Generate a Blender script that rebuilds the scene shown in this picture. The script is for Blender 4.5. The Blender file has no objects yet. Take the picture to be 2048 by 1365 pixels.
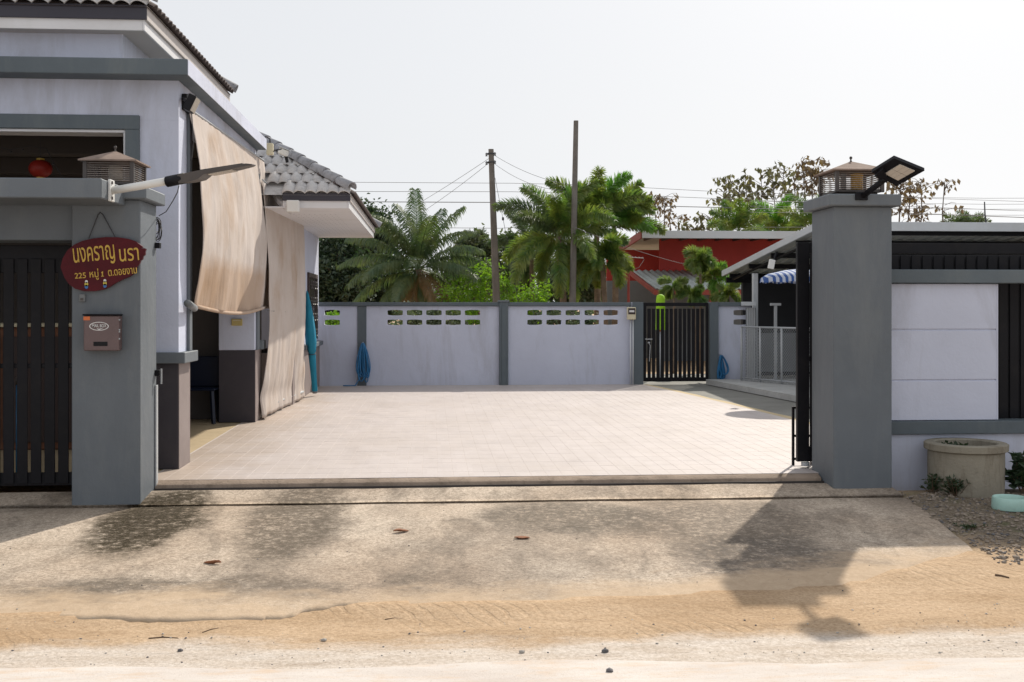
import bpy, math, random

from mathutils import Vector, Matrix, noise as mnoise
R = math.radians
random.seed(7)
scene = bpy.context.scene
# ------------------------------------------------------------------ camera
F, CX, CY, EYE = 2200.0, 1024.0, 617.0, 1.5
YAW = math.atan((1024 - 865) / F)
cam_d = bpy.data.cameras.new('camera'); cam = bpy.data.objects.new('camera', cam_d)
scene.collection.objects.link(cam); scene.camera = cam
cam.location = (0, 0, EYE); cam.rotation_euler = (R(90), 0, -YAW)
cam_d.sensor_width = 36.0; cam_d.lens = F / 2048 * 36.0
cam_d.shift_y = -(682.5 - CY) / 2048.0
cam_d.clip_start = 0.05; cam_d.clip_end = 3000
scene.render.resolution_x = 1024; scene.render.resolution_y = 682
# ------------------------------------------------------------------ world, sun, exposure
SUN_AZ, SUN_EL = R(29), R(40)          # azimuth measured from +Y (depth) towards +X
world = bpy.data.worlds.new('World'); scene.world = world; world.use_nodes = True
wn = world.node_tree; wn.nodes.clear()
sky = wn.nodes.new('ShaderNodeTexSky'); sky.sky_type = 'NISHITA'; sky.sun_disc = False
sky.sun_elevation = SUN_EL; sky.sun_rotation = SUN_AZ
sky.air_density = 1.0; sky.dust_density = 3.0; sky.ozone_density = 1.0; sky.altitude = 0
hs = wn.nodes.new('ShaderNodeHueSaturation'); hs.inputs['Saturation'].default_value = 0.6
bg = wn.nodes.new('ShaderNodeBackground'); bg.inputs['Strength'].default_value = 0.10
wo = wn.nodes.new('ShaderNodeOutputWorld')
# thick haze: the lowest band of air is as bright as the sky a little above it
tc = wn.nodes.new('ShaderNodeTexCoord'); vmx = wn.nodes.new('ShaderNodeVectorMath'); vmx.operation = 'MAXIMUM'
vmx.inputs[1].default_value = (-2, -2, .16); vnm = wn.nodes.new('ShaderNodeVectorMath'); vnm.operation = 'NORMALIZE'
wn.links.new(tc.outputs['Generated'], vmx.inputs[0]); wn.links.new(vmx.outputs[0], vnm.inputs[0]); wn.links.new(vnm.outputs[0], sky.inputs['Vector'])
wn.links.new(sky.outputs[0], hs.inputs['Color']); mxh = wn.nodes.new('ShaderNodeMix'); mxh.data_type = 'RGBA'; mxh.inputs[0].default_value = .80; mxh.inputs[7].default_value = (8.25, 8.4, 8.65, 1)   # even white haze
wn.links.new(hs.outputs[0], mxh.inputs[6]); wn.links.new(mxh.outputs[2], bg.inputs[0]); wn.links.new(bg.outputs[0], wo.inputs[0])
sd = bpy.data.lights.new('sun', 'SUN'); sd.energy = 4.6; sd.angle = R(0.9); sd.color = (1.0, 0.93, 0.82)
sun = bpy.data.objects.new('sun', sd); scene.collection.objects.link(sun)
sv = Vector((math.sin(SUN_AZ) * math.cos(SUN_EL), math.cos(SUN_AZ) * math.cos(SUN_EL), math.sin(SUN_EL)))
sun.rotation_euler = sv.to_track_quat('Z', 'Y').to_euler(); sun.location = (10, 20, 30)
scene.view_settings.view_transform = 'Standard'; scene.view_settings.look = 'None'
scene.view_settings.exposure = 0.06; scene.view_settings.gamma = 1.0
scene.view_settings.use_curve_mapping = False
# ------------------------------------------------------------------ measuring helpers (surveyed from the photograph)
FW = (math.sin(YAW), math.cos(YAW)); RT = (math.cos(YAW), -math.sin(YAW))
def ray(u, v):
    s = (u - CX) / F
    return (FW[0] + RT[0] * s, FW[1] + RT[1] * s, (CY - v) / F)
def PY(u, v, y):
    d = ray(u, v); k = y / d[1]; return Vector((d[0] * k, y, EYE + d[2] * k))
def PZ(u, v, z):
    d = ray(u, v); k = (z - EYE) / d[2]; return Vector((d[0] * k, d[1] * k, z))
def PX(u, v, x):
    d = ray(u, v); k = x / d[0]; return Vector((x, d[1] * k, EYE + d[2] * k))
# ------------------------------------------------------------------ mesh helpers
COL = scene.collection
ORIG = {}
class MB:
    def __init__(s): s.v = []; s.f = []; s.c = None
    def add(s, vs, fs):
        b = len(s.v); s.v += [tuple(p) for p in vs]; s.f += [tuple(i + b for i in f) for f in fs]; return s
    def box(s, x0, x1, y0, y1, z0, z1, ch=0.0):
        if x0 > x1: x0, x1 = x1, x0
        if y0 > y1: y0, y1 = y1, y0
        if z0 > z1: z0, z1 = z1, z0
        if ch <= 0:
            v = [(x0,y0,z0),(x1,y0,z0),(x1,y1,z0),(x0,y1,z0),(x0,y0,z1),(x1,y0,z1),(x1,y1,z1),(x0,y1,z1)]
            return s.add(v, [(0,3,2,1),(4,5,6,7),(0,1,5,4),(1,2,6,5),(2,3,7,6),(3,0,4,7)])
        c = min(ch, (x1-x0)*.45, (y1-y0)*.45, (z1-z0)*.45)
        idx = {}; v = []
        for sx in (0,1):
            for sy in (0,1):
                for sz in (0,1):
                    X = (x0,x1)[sx]; Y = (y0,y1)[sy]; Z = (z0,z1)[sz]
                    ix = X + (c if sx == 0 else -c); iy = Y + (c if sy == 0 else -c); iz = Z + (c if sz == 0 else -c)
                    idx[(sx,sy,sz,'x')] = len(v); v.append((X, iy, iz))
                    idx[(sx,sy,sz,'y')] = len(v); v.append((ix, Y, iz))
                    idx[(sx,sy,sz,'z')] = len(v); v.append((ix, iy, Z))
        I = lambda a,b,c_,k: idx[(a,b,c_,k)]
        f = []
        f += [(I(0,0,0,'x'),I(0,0,1,'x'),I(0,1,1,'x'),I(0,1,0,'x')),(I(1,0,0,'x'),I(1,1,0,'x'),I(1,1,1,'x'),I(1,0,1,'x'))]
        f += [(I(0,0,0,'y'),I(1,0,0,'y'),I(1,0,1,'y'),I(0,0,1,'y')),(I(0,1,0,'y'),I(0,1,1,'y'),I(1,1,1,'y'),I(1,1,0,'y'))]
        f += [(I(0,0,0,'z'),I(0,1,0,'z'),I(1,1,0,'z'),I(1,0,0,'z')),(I(0,0,1,'z'),I(1,0,1,'z'),I(1,1,1,'z'),I(0,1,1,'z'))]
        for a in (0,1):
            for b in (0,1):
                f.append((I(a,b,0,'x'),I(a,b,1,'x'),I(a,b,1,'y'),I(a,b,0,'y')))
                f.append((I(a,0,b,'x'),I(a,1,b,'x'),I(a,1,b,'z'),I(a,0,b,'z')))
                f.append((I(0,a,b,'y'),I(1,a,b,'y'),I(1,a,b,'z'),I(0,a,b,'z')))
        for a in (0,1):
            for b in (0,1):
                for c2 in (0,1): f.append((I(a,b,c2,'x'),I(a,b,c2,'y'),I(a,b,c2,'z')))
        return s.add(v, f)
    def slab(s, quad, off):
        """a 4+ point polygon pushed along off to a closed solid"""
        n = len(quad); q = [Vector(p) for p in quad]; o = Vector(off)
        v = q + [p + o for p in q]
        f = [tuple(range(n))[::-1], tuple(range(n, 2*n))]
        f += [(i, (i+1) % n, n + (i+1) % n, n + i) for i in range(n)]
        return s.add(v, f)
    def tube(s, pts, r, n=6, r2=None, cap=True):
        pts = [Vector(p) for p in pts]; m = len(pts); base = len(s.v)
        up = Vector((0.13, 0.21, 1)).normalized(); prev = None
        vs = []
        for i, p in enumerate(pts):
            t = (pts[min(i+1, m-1)] - pts[max(i-1, 0)])
            t = t.normalized() if t.length > 1e-9 else Vector((0,0,1))
            if prev is None:
                a = t.cross(up); 
                if a.length < 1e-3: a = t.cross(Vector((1,0,0)))
            else:
                a = prev - t * prev.dot(t)
                if a.length < 1e-4: a = t.cross(up)
            a.normalize(); b = t.cross(a); prev = a
            rr = r if r2 is None else r + (r2 - r) * i / max(1, m-1)
            for k in range(n):
                w = 2*math.pi*k/n; vs.append(p + (a*math.cos(w) + b*math.sin(w)) * rr)
        fs = []
        for i in range(m-1):
            for k in range(n):
                fs.append((i*n+k, i*n+(k+1)%n, (i+1)*n+(k+1)%n, (i+1)*n+k))
        if cap: fs += [tuple(range(n))[::-1], tuple((m-1)*n+k for k in range(n))]
        return s.add(vs, fs)
    def bar(s, p, q, w, h):
        """square bar between two points"""
        p, q = Vector(p), Vector(q); t = (q-p).normalized()
        a = t.cross(Vector((0,0,1)))
        if a.length < 1e-3: a = Vector((1,0,0))
        a.normalize(); b = a.cross(t)
        v = []
        for e in (p, q):
            for (i, j) in ((-1,-1),(1,-1),(1,1),(-1,1)): v.append(e + a*i*w/2 + b*j*h/2)
        return s.add(v, [(3,2,1,0),(4,5,6,7),(0,1,5,4),(1,2,6,5),(2,3,7,6),(3,0,4,7)])
    def lathe(s, prof, c, n=24, ax=None):
        c = Vector(c); vs = []; m = len(prof)
        for (r, z) in prof:
            for k in range(n):
                w = 2*math.pi*k/n; vs.append(c + Vector((r*math.cos(w), r*math.sin(w), z)))
        fs = [(i*n+k, i*n+(k+1)%n, (i+1)*n+(k+1)%n, (i+1)*n+k) for i in range(m-1) for k in range(n)]
        return s.add(vs, fs)
    def ico(s, c, r, sc=(1,1,1), rot=None, jit=0.0, rng=random):
        t = (1+5**.5)/2
        V0 = [(-1,t,0),(1,t,0),(-1,-t,0),(1,-t,0),(0,-1,t),(0,1,t),(0,-1,-t),(0,1,-t),(t,0,-1),(t,0,1),(-t,0,-1),(-t,0,1)]
        Fs = [(0,11,5),(0,5,1),(0,1,7),(0,7,10),(0,10,11),(1,5,9),(5,11,4),(11,10,2),(10,7,6),(7,1,8),(3,9,4),(3,4,2),(3,2,6),(3,6,8),(3,8,9),(4,9,5),(2,4,11),(6,2,10),(8,6,7),(9,8,1)]
        vs = []
        for p in V0:
            q = Vector(p).normalized() * r * (1 + rng.uniform(-jit, jit))
            q = Vector((q.x*sc[0], q.y*sc[1], q.z*sc[2]))
            if rot: q = rot @ q
            vs.append(Vector(c) + q)
        return s.add(vs, Fs)
    def build(s, name, mat, parent=None, smooth=False, kind=None, label=None):
        o0 = ORIG.get(parent.name, Vector((0,0,0))) if parent else Vector((0,0,0))
        me = bpy.data.meshes.new(name)
        me.from_pydata([(p[0]-o0.x, p[1]-o0.y, p[2]-o0.z) for p in s.v], [], s.f)
        if mat: me.materials.append(mat)
        if smooth: me.polygons.foreach_set('use_smooth', [True]*len(me.polygons))
        me.update()
        o = bpy.data.objects.new(name, me); COL.objects.link(o)
        if parent: o.parent = parent
        ORIG[o.name] = o0 if parent else Vector((0,0,0))
        if kind: o['kind'] = kind
        if label: o['label'] = label
        return o
def smooth_by_angle(o, ang=40):
    me = o.data; me.polygons.foreach_set('use_smooth', [True]*len(me.polygons))
    try: me.set_sharp_from_angle(angle=R(ang))
    except Exception: pass
    return o
def thing(name, label, cat, loc, group=None):
    o = bpy.data.objects.new(name, None); COL.objects.link(o)
    o.location = loc; o.empty_display_size = 0.2
    o['label'] = label; o['category'] = cat
    if group: o['group'] = group
    ORIG[o.name] = Vector(loc)
    return o
def tag(o, label, cat, group=None):
    o['label'] = label; o['category'] = cat
    if group: o['group'] = group
    return o
# ------------------------------------------------------------------ material helpers
def lin(c):
    return tuple(((x/255)/12.92 if x/255 <= .04045 else ((x/255+.055)/1.055)**2.4) for x in c)
class NT:
    def __init__(s, name):
        s.m = bpy.data.materials.new(name); s.m.use_nodes = True; s.t = s.m.node_tree; s.t.nodes.clear()
        s.out = s.n('ShaderNodeOutputMaterial')
    def n(s, typ, **kw):
        nd = s.t.nodes.new(typ)
        for k, v in kw.items():
            if k in nd.inputs.keys() if hasattr(nd, 'inputs') else False: nd.inputs[k].default_value = v
            else: setattr(nd, k, v)
        return nd
    def l(s, a, b): s.t.links.new(a, b)
    def coord(s, kind='Object'):
        return s.n('ShaderNodeTexCoord').outputs[kind]
    def pos(s): return s.n('ShaderNodeNewGeometry').outputs['Position']
    def mapping(s, vec, scale=(1,1,1), loc=(0,0,0), rot=(0,0,0)):
        m = s.n('ShaderNodeMapping'); m.inputs['Scale'].default_value = scale; m.inputs['Location'].default_value = loc; m.inputs['Rotation'].default_value = rot
        s.l(vec, m.inputs['Vector']); return m.outputs[0]
    def noise(s, vec, scale, detail=4, rough=.55, dist=0.0):
        n = s.n('ShaderNodeTexNoise'); n.inputs['Scale'].default_value = scale; n.inputs['Detail'].default_value = detail
        n.inputs['Roughness'].default_value = rough; n.inputs['Distortion'].default_value = dist
        s.l(vec, n.inputs['Vector']); return n.outputs['Fac']
    def ramp(s, fac, p0, p1, c0=(0,0,0,1), c1=(1,1,1,1)):
        r = s.n('ShaderNodeValToRGB'); e = r.color_ramp.elements
        e[0].position = p0; e[1].position = p1
        e[0].color = c0 if len(c0) == 4 else (*c0, 1); e[1].color = c1 if len(c1) == 4 else (*c1, 1)
        s.l(fac, r.inputs[0]); return r.outputs[0]
    def mix(s, fac, a, b, mode='MIX'):
        m = s.n('ShaderNodeMix', data_type='RGBA', blend_type=mode)
        for sock, val in ((m.inputs[0], fac), (m.inputs[6], a), (m.inputs[7], b)):
            if isinstance(val, (int, float)): sock.default_value = val
            elif isinstance(val, tuple): sock.default_value = val if len(val) == 4 else (*val, 1)
            else: s.l(val, sock)
        return m.outputs[2]
    def math(s, op, a, b=0.0, c=None):
        m = s.n('ShaderNodeMath', operation=op)
        for i, val in enumerate((a, b) if c is None else (a, b, c)):
            if isinstance(val, (int, float)): m.inputs[i].default_value = val
            else: s.l(val, m.inputs[i])
        return m.outputs[0]
    def bump(s, h, strength=.3, dist=.01, normal=None):
        b = s.n('ShaderNodeBump'); b.inputs['Strength'].default_value = strength; b.inputs['Distance'].default_value = dist
        s.l(h, b.inputs['Height'])
        if normal: s.l(normal, b.inputs['Normal'])
        return b.outputs[0]
    def princ(s, col, rough=.7, bump=None, metal=0.0, spec=.4):
        p = s.n('ShaderNodeBsdfPrincipled')
        if isinstance(col, tuple): p.inputs['Base Color'].default_value = col if len(col) == 4 else (*col, 1)
        else: s.l(col, p.inputs['Base Color'])
        if isinstance(rough, (int, float)): p.inputs['Roughness'].default_value = rough
        else: s.l(rough, p.inputs['Roughness'])
        p.inputs['Metallic'].default_value = metal; p.inputs['Specular IOR Level'].default_value = spec
        if bump: s.l(bump, p.inputs['Normal'])
        s.l(p.outputs[0], s.out.inputs[0]); return p
def paint(name, col, rough=.6, var=.12, vscale=1.3, grain=60, gb=.15, dirt=None, dirt_amt=.35, spec=.35, gd=.004, streak=False):
    """painted or rendered surface: broad tonal drift, fine grain relief, optional dirt patches"""
    t = NT(name); p = t.pos()
    n1 = t.noise(p, vscale, 5, .6)
    dark = tuple(c*(1-var) for c in col); lite = tuple(min(1, c*(1+var*.8)) for c in col)
    c = t.mix(t.ramp(n1, .3, .7), dark, lite)
    if dirt:
        pv = t.mapping(p, (1,1,.22)) if streak else p
        d = t.ramp(t.noise(pv, vscale*2.6, 8, .72, .4), .49, .74)
        d = t.math('MULTIPLY', d, dirt_amt)
        c = t.mix(d, c, dirt)
    g = t.noise(p, grain, 3, .6)
    nb = t.bump(t.noise(p, 6.5, 3, .5), .22, .03) if streak else None
    t.princ(c, rough, t.bump(g, gb, gd, nb), spec=spec)
    return t.m
def leafmat(name, col, col2, trans=.45, rough=.5):
    t = NT(name)
    oi = t.pos()
    n1 = t.ramp(t.noise(oi, 2.2, 4, .6), .35, .68)
    c = t.mix(n1, col, col2)
    d = t.n('ShaderNodeBsdfDiffuse'); t.l(c, d.inputs['Color'])
    tr = t.n('ShaderNodeBsdfTranslucent'); c2 = t.mix(1.0, c, (1.0, 1.05, .55, 1), 'MULTIPLY'); t.l(c2, tr.inputs['Color'])
    g = t.n('ShaderNodeBsdfGlossy'); g.inputs['Roughness'].default_value = rough; g.inputs['Color'].default_value = (.9,.9,.9,1)
    m1 = t.n('ShaderNodeMixShader'); m1.inputs[0].default_value = trans
    t.l(d.outputs[0], m1.inputs[1]); t.l(tr.outputs[0], m1.inputs[2])
    m2 = t.n('ShaderNodeMixShader'); m2.inputs[0].default_value = .05
    t.l(m1.outputs[0], m2.inputs[1]); t.l(g.outputs[0], m2.inputs[2]); t.l(m2.outputs[0], t.out.inputs[0])
    return t.m
M = {}
M['lav'] = paint('lavender_white_render', (.56,.592,.71), .75, .09, .6, 45, .25, (.36,.365,.405), .75, .2, .006, True)
M['slate'] = paint('slate_grey_paint', (.128,.146,.166), .6, .13, .8, 60, .3, (.20,.215,.22), .5, .35, .004, True)
M['slate2'] = paint('slate_trim_paint', (.106,.130,.148), .6, .12, .9, 60, .3, (.18,.20,.20), .5, .35, .004, True)
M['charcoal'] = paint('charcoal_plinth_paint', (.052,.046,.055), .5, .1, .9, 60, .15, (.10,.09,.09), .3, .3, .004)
M['white'] = paint('white_board_paint', (.68,.68,.70), .5, .05, .8, 60, .1, (.45,.42,.38), .25, .35)
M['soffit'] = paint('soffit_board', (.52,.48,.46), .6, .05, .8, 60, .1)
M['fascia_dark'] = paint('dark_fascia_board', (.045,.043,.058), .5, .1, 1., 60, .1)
M['black'] = paint('black_gate_paint', (.009,.009,.012), .5, .2, 2., 80, .1, (.03,.027,.025), .35, .18)
M['metal_dark'] = paint('dark_bronze_metal', (.06,.05,.046), .45, .2, 4., 90, .1, None, 0, .5)
M['metal_grey'] = paint('galvanised_steel', (.42,.44,.46), .4, .1, 2., 60, .08, (.3,.27,.24), .3, .5)
M['silver'] = paint('silver_trim', (.55,.58,.61), .4, .06, 1., 60, .05, (.4,.38,.35), .3, .5)
M['pole_white'] = paint('white_pipe', (.70,.70,.68), .35, .05, 3., 60, .05)
M['lampglass'] = paint('lamp_lens', (.55,.50,.44), .25, .05, 30., 120, .1)
M['lamp_roof'] = paint('weathered_lantern_roof', (.26,.20,.17), .85, .2, 6., 70, .3, (.14,.11,.09), .5, .05)
M['louvre'] = paint('lantern_louvre_aluminium', (.30,.25,.22), .35, .15, 8., 80, .1, None, 0, .5)
M['amber'] = paint('amber_glass', (.75,.45,.10), .2, .1, 8., 60, .1)
M['maroon'] = paint('maroon_sign_board', (.075,.005,.010), .5, .2, 8., 60, .3, (.05,.004,.008), .5, .2)
M['gold'] = paint('gold_lettering', (.55,.36,.06), .4, .2, 20., 90, .1)
M['mail'] = paint('brown_mailbox_metal', (.13,.085,.085), .38, .12, 6., 120, .1, (.08,.05,.05), .4, .5)
M['orange'] = paint('orange_sticker', (.62,.16,.05), .4, .1, 10.)
M['paper'] = paint('white_print', (.65,.65,.65), .5, .1, 20.)
M['bluep'] = paint('blue_print', (.05,.16,.40), .5, .1, 20.)
M['yellowp'] = paint('yellow_print', (.55,.45,.08), .5, .1, 20.)
M['yellow_box'] = paint('yellow_plastic', (.52,.42,.17), .5, .08, 6., 60, .05)
M['cream'] = paint('cream_plastic', (.62,.56,.40), .45, .06, 6.)
M['grey_plastic'] = paint('grey_plastic', (.17,.18,.19), .5, .1, 8.)
M['hose'] = paint('blue_hose', (.02,.16,.36), .4, .25, 8., 60, .05, None, 0, .5)
M['teal'] = paint('blue_parasol_cloth', (.012,.20,.32), .75, .15, 5., 90, .3)
M['navy'] = paint('dark_blue_plastic', (.003,.008,.025), .4, .1, 3.)
M['clay'] = paint('terracotta', (.17,.07,.038), .75, .2, 5., 60, .3, (.18,.10,.07), .5)
M['red_paper'] = paint('red_lantern_silk', (.30,.02,.012), .5, .15, 10.)
M['red_wall'] = paint('red_wall_paint', (.43,.055,.045), .75, .12, .5, 40, .2, (.26,.04,.035), .5, .2, .006, True)
M['red_trim'] = paint('red_timber_trim', (.30,.055,.04), .6, .2, 2., 60, .2, (.2,.1,.08), .5)
M['grey_wall'] = paint('plain_grey_render', (.23,.245,.26), .8, .08, .6, 40, .2, (.17,.18,.18), .5, .2)
M['sheet'] = paint('old_corrugated_sheet', (.40,.43,.42), .6, .12, 1.5, 50, .1, (.26,.25,.22), .6, .3, .004)
M['shed_dark'] = paint('dark_shed_cladding', (.03,.03,.034), .7, .2, 1.)
M['wood_pole'] = paint('weathered_concrete_pole', (.17,.155,.14), .9, .2, 3., 40, .5, (.09,.08,.075), .6, .2, .01, True)
M['cable'] = paint('haze_paled_cable', (.16,.16,.165), .7, .1, 4.)  # lighter grey than the rubber: distant haze put into the colour
M['wire'] = paint('cable_rubber', (.045,.045,.05), .6, .1, 4.)
M['bark'] = paint('grey_brown_bark', (.12,.09,.07), .9, .3, 5., 30, .8, (.06,.05,.04), .6, .1, .02)
M['palm_bark'] = paint('ringed_palm_bark', (.20,.15,.11), .9, .25, 6., 30, .6, (.10,.08,.06), .6, .1, .02)
M['roof_tile'] = paint('grey_roof_tile', (.56,.55,.55), .75, .12, 2.5, 40, .3, (.12,.11,.11), .6, .2, .005)
M['hip_tile'] = paint('dark_ridge_tile', (.36,.365,.39), .7, .12, 3., 40, .3, (.07,.07,.07), .8, .2)
M['roof_red'] = paint('aged_dark_tile', (.13,.105,.10), .7, .2, 3., 40, .3, (.06,.05,.05), .6, .2)
M['lime'] = paint('lime_fabric', (.30,.55,.02), .7, .1, 5.)
M['mint'] = paint('mint_glazed_bowl', (.40,.62,.56), .3, .06, 8., 40, .05, (.3,.4,.36), .4, .5)
M['planter'] = paint('rough_cast_concrete', (.285,.26,.21), .9, .14, 3., 45, .6, (.12,.09,.06), .75, .15, .01, True)
M['soil'] = paint('dark_soil', (.07,.05,.035), .95, .3, 8., 40, .8)
M['dry_leaf'] = paint('dry_brown_leaf', (.26,.11,.055), .8, .25, 20., 80, .3)
M['twig'] = paint('dry_twig', (.13,.085,.055), .9, .2, 20.)
M['stone_v'] = paint('brown_grey_gravel', (.25,.205,.165), .9, .4, 18., 60, .3)
M['stone_l'] = paint('pale_pebbles', (.40,.38,.35), .9, .3, 18., 60, .3)
M['stone_d'] = paint('dark_pebbles', (.13,.125,.13), .85, .3, 18., 60, .3)
M['blue_stripe'] = None
M['glass'] = paint('dark_window_glass', (.02,.02,.024), .12, .1, 2., 20, .0, None, 0, .6)
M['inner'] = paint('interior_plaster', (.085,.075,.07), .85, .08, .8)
M['brown_frame'] = paint('brown_window_frame', (.05,.032,.03), .5, .1, 3.)
M['step'] = paint('pale_cement_step', (.46,.46,.45), .85, .12, 2., 40, .4, (.3,.29,.27), .6, .2)
M['cement'] = paint('grey_yard_cement', (.235,.23,.21), .85, .16, 1.2, 40, .4, (.15,.145,.13), .6, .2)
M['ochre'] = paint('ochre_carport_floor', (.42,.33,.21), .8, .12, 1.5, 40, .25, (.30,.23,.14), .5, .2)
M['sandline'] = paint('sand_filled_joint', (.50,.40,.25), .95, .12, 3., 60, .5)
M['leaf_coco'] = leafmat('coconut_leaf', (.065,.125,.055), (.15,.19,.075), .45)
M['leaf_fox'] = leafmat('feathery_palm_leaf', (.085,.19,.045), (.27,.31,.07), .52)
M['leaf_lime'] = leafmat('young_palm_leaf', (.09,.25,.03), (.17,.34,.05), .5)
M['leaf_brown'] = leafmat('dying_palm_leaf', (.21,.12,.05), (.26,.19,.08), .3)
M['leaf_dark'] = leafmat('dark_tree_leaf', (.022,.05,.027), (.06,.10,.045), .35)
M['leaf_mid'] = leafmat('mid_tree_leaf', (.065,.11,.055), (.14,.16,.085), .4)
M['leaf_bright'] = leafmat('bright_shrub_leaf', (.13,.29,.012), (.28,.48,.03), .5)
M['leaf_dry'] = leafmat('dry_teak_leaf', (.12,.08,.055), (.19,.14,.09), .4)
M['leaf_teak'] = leafmat('green_teak_leaf', (.095,.105,.055), (.17,.15,.085), .42)
M['leaf_weed'] = leafmat('weed_leaf', (.02,.045,.018), (.05,.08,.03), .35)
# ------------------------------------------------------------------ ground materials
def blob(t, p, cx, cy, rx, ry, soft=.5, warp=.35, wscale=3.0):
    """0..1 mask of an irregular stain at a fixed place on the ground"""
    wv = t.n('ShaderNodeTexNoise'); wv.inputs['Scale'].default_value = wscale; wv.inputs['Detail'].default_value = 5
    wv.inputs['Roughness'].default_value = .78; wv.inputs['Detail'].default_value = 9; t.l(p, wv.inputs['Vector'])
    vm = t.n('ShaderNodeVectorMath', operation='MULTIPLY_ADD'); t.l(wv.outputs['Color'], vm.inputs[0])
    vm.inputs[1].default_value = (warp*2, warp*2, 0); t.l(p, vm.inputs[2])
    mp = t.mapping(vm.outputs[0], (1/rx, 1/ry, 0), (-(cx+warp)/rx, -(cy+warp)/ry, 0))
    ln = t.n('ShaderNodeVectorMath', operation='LENGTH'); t.l(mp, ln.inputs[0])
    return t.ramp(ln.outputs['Value'], 1-soft, 1.0, (1,1,1,1), (0,0,0,1))
def concrete_apron():
    t = NT('weathered_driveway_concrete'); p = t.pos()
    base = t.mix(t.ramp(t.noise(p, .8, 6, .62), .34, .66), (.52,.415,.32), (.68,.58,.475))
    st = t.ramp(t.noise(t.mapping(p, (1.5,.75,1)), 1.3, 9, .72, .3), .47, .68)
    base = t.mix(t.math('MULTIPLY', st, .8), base, (.135,.112,.090))
    big = t.ramp(t.noise(t.mapping(p, (.8,.45,1), (3.1,1.7,0)), .9, 6, .65, .2), .50, .72)
    base = t.mix(t.math('MULTIPLY', big, .65), base, (.15,.125,.105))
    # pale scoured patches
    pl = t.ramp(t.noise(t.mapping(p, (1,1.6,1), (7,2,0)), 2.1, 7, .66), .56, .74)
    base = t.mix(t.math('MULTIPLY', pl, .55), base, (.50,.42,.33))
    # mossy run-off stain by the left gatepost, broad grey stains further on
    sp = t.ramp(t.noise(p, 16, 9, .82), .36, .52)
    for (u, v, rx, ry, c, a) in ((306,1050,.46,.85,(.035,.026,.010),1.0),(300,1046,.40,.72,(.03,.022,.008),1.0),(372,988,.5,.25,(.10,.08,.04),.85),(590,1050,.45,1.0,(.11,.09,.068),.85),
                                 (1140,1040,.75,.45,(.12,.105,.085),.75),(1440,1050,.9,.6,(.13,.11,.09),.7),(1560,1120,.7,.6,(.10,.09,.082),.75),
                                 (230,1165,.7,.22,(.13,.11,.088),.75),(540,1160,.55,.22,(.14,.115,.092),.65),(690,990,.6,.25,(.13,.105,.075),.5)):
        q = PZ(u, v, -.17); b = blob(t, p, q.x, q.y, rx*1.1, ry*1.55, .40, .42, 1.7)
        m = t.math('MULTIPLY', t.math('MULTIPLY', b, sp), a); base = t.mix(m, base, c)
    fine = t.ramp(t.noise(p, 30, 7, .82), .40, .62)
    base = t.mix(t.math('MULTIPLY', fine, .75), base, t.mix(1.0, base, (.45,.43,.41,1), 'MULTIPLY'))
    spk = t.ramp(t.noise(p, 95, 3, .7), .58, .68)
    base = t.mix(t.math('MULTIPLY', spk, .65), base, (.12,.10,.085))
    g2 = t.ramp(t.noise(t.mapping(p, (.8,1.2,1)), 62, 5, .8), .50, .60)
    base = t.mix(t.math('MULTIPLY', g2, .6), base, (.15,.115,.085))
    sx = t.n('ShaderNodeSeparateXYZ'); t.l(p, sx.inputs[0])
    ed = t.math('SUBTRACT', t.math('SUBTRACT', sx.outputs[1], 6.52), t.math('MULTIPLY', t.math('MAXIMUM', t.math('SUBTRACT', sx.outputs[0], 1.0), 0.0), .30))
    ed = t.math('ADD', ed, t.math('MULTIPLY', t.math('SUBTRACT', t.noise(t.mapping(p, (.8,1.5,1), (2,9,0)), 1.6, 8, .72), .5), 1.5))
    sm = t.math('MULTIPLY', t.ramp(ed, -.05, .40, (1,1,1,1), (0,0,0,1)), .8)
    base = t.mix(sm, base, t.mix(t.noise(p, 14, 7, .78), (.36,.25,.155), (.64,.50,.36)))
    h = t.math('ADD', t.math('MULTIPLY', t.noise(p, 55, 6, .75), .6), t.math('MULTIPLY', t.noise(p, 9, 5, .6), .8))
    t.princ(base, .92, t.bump(h, .55, .012), spec=.15)
    return t.m
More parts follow.
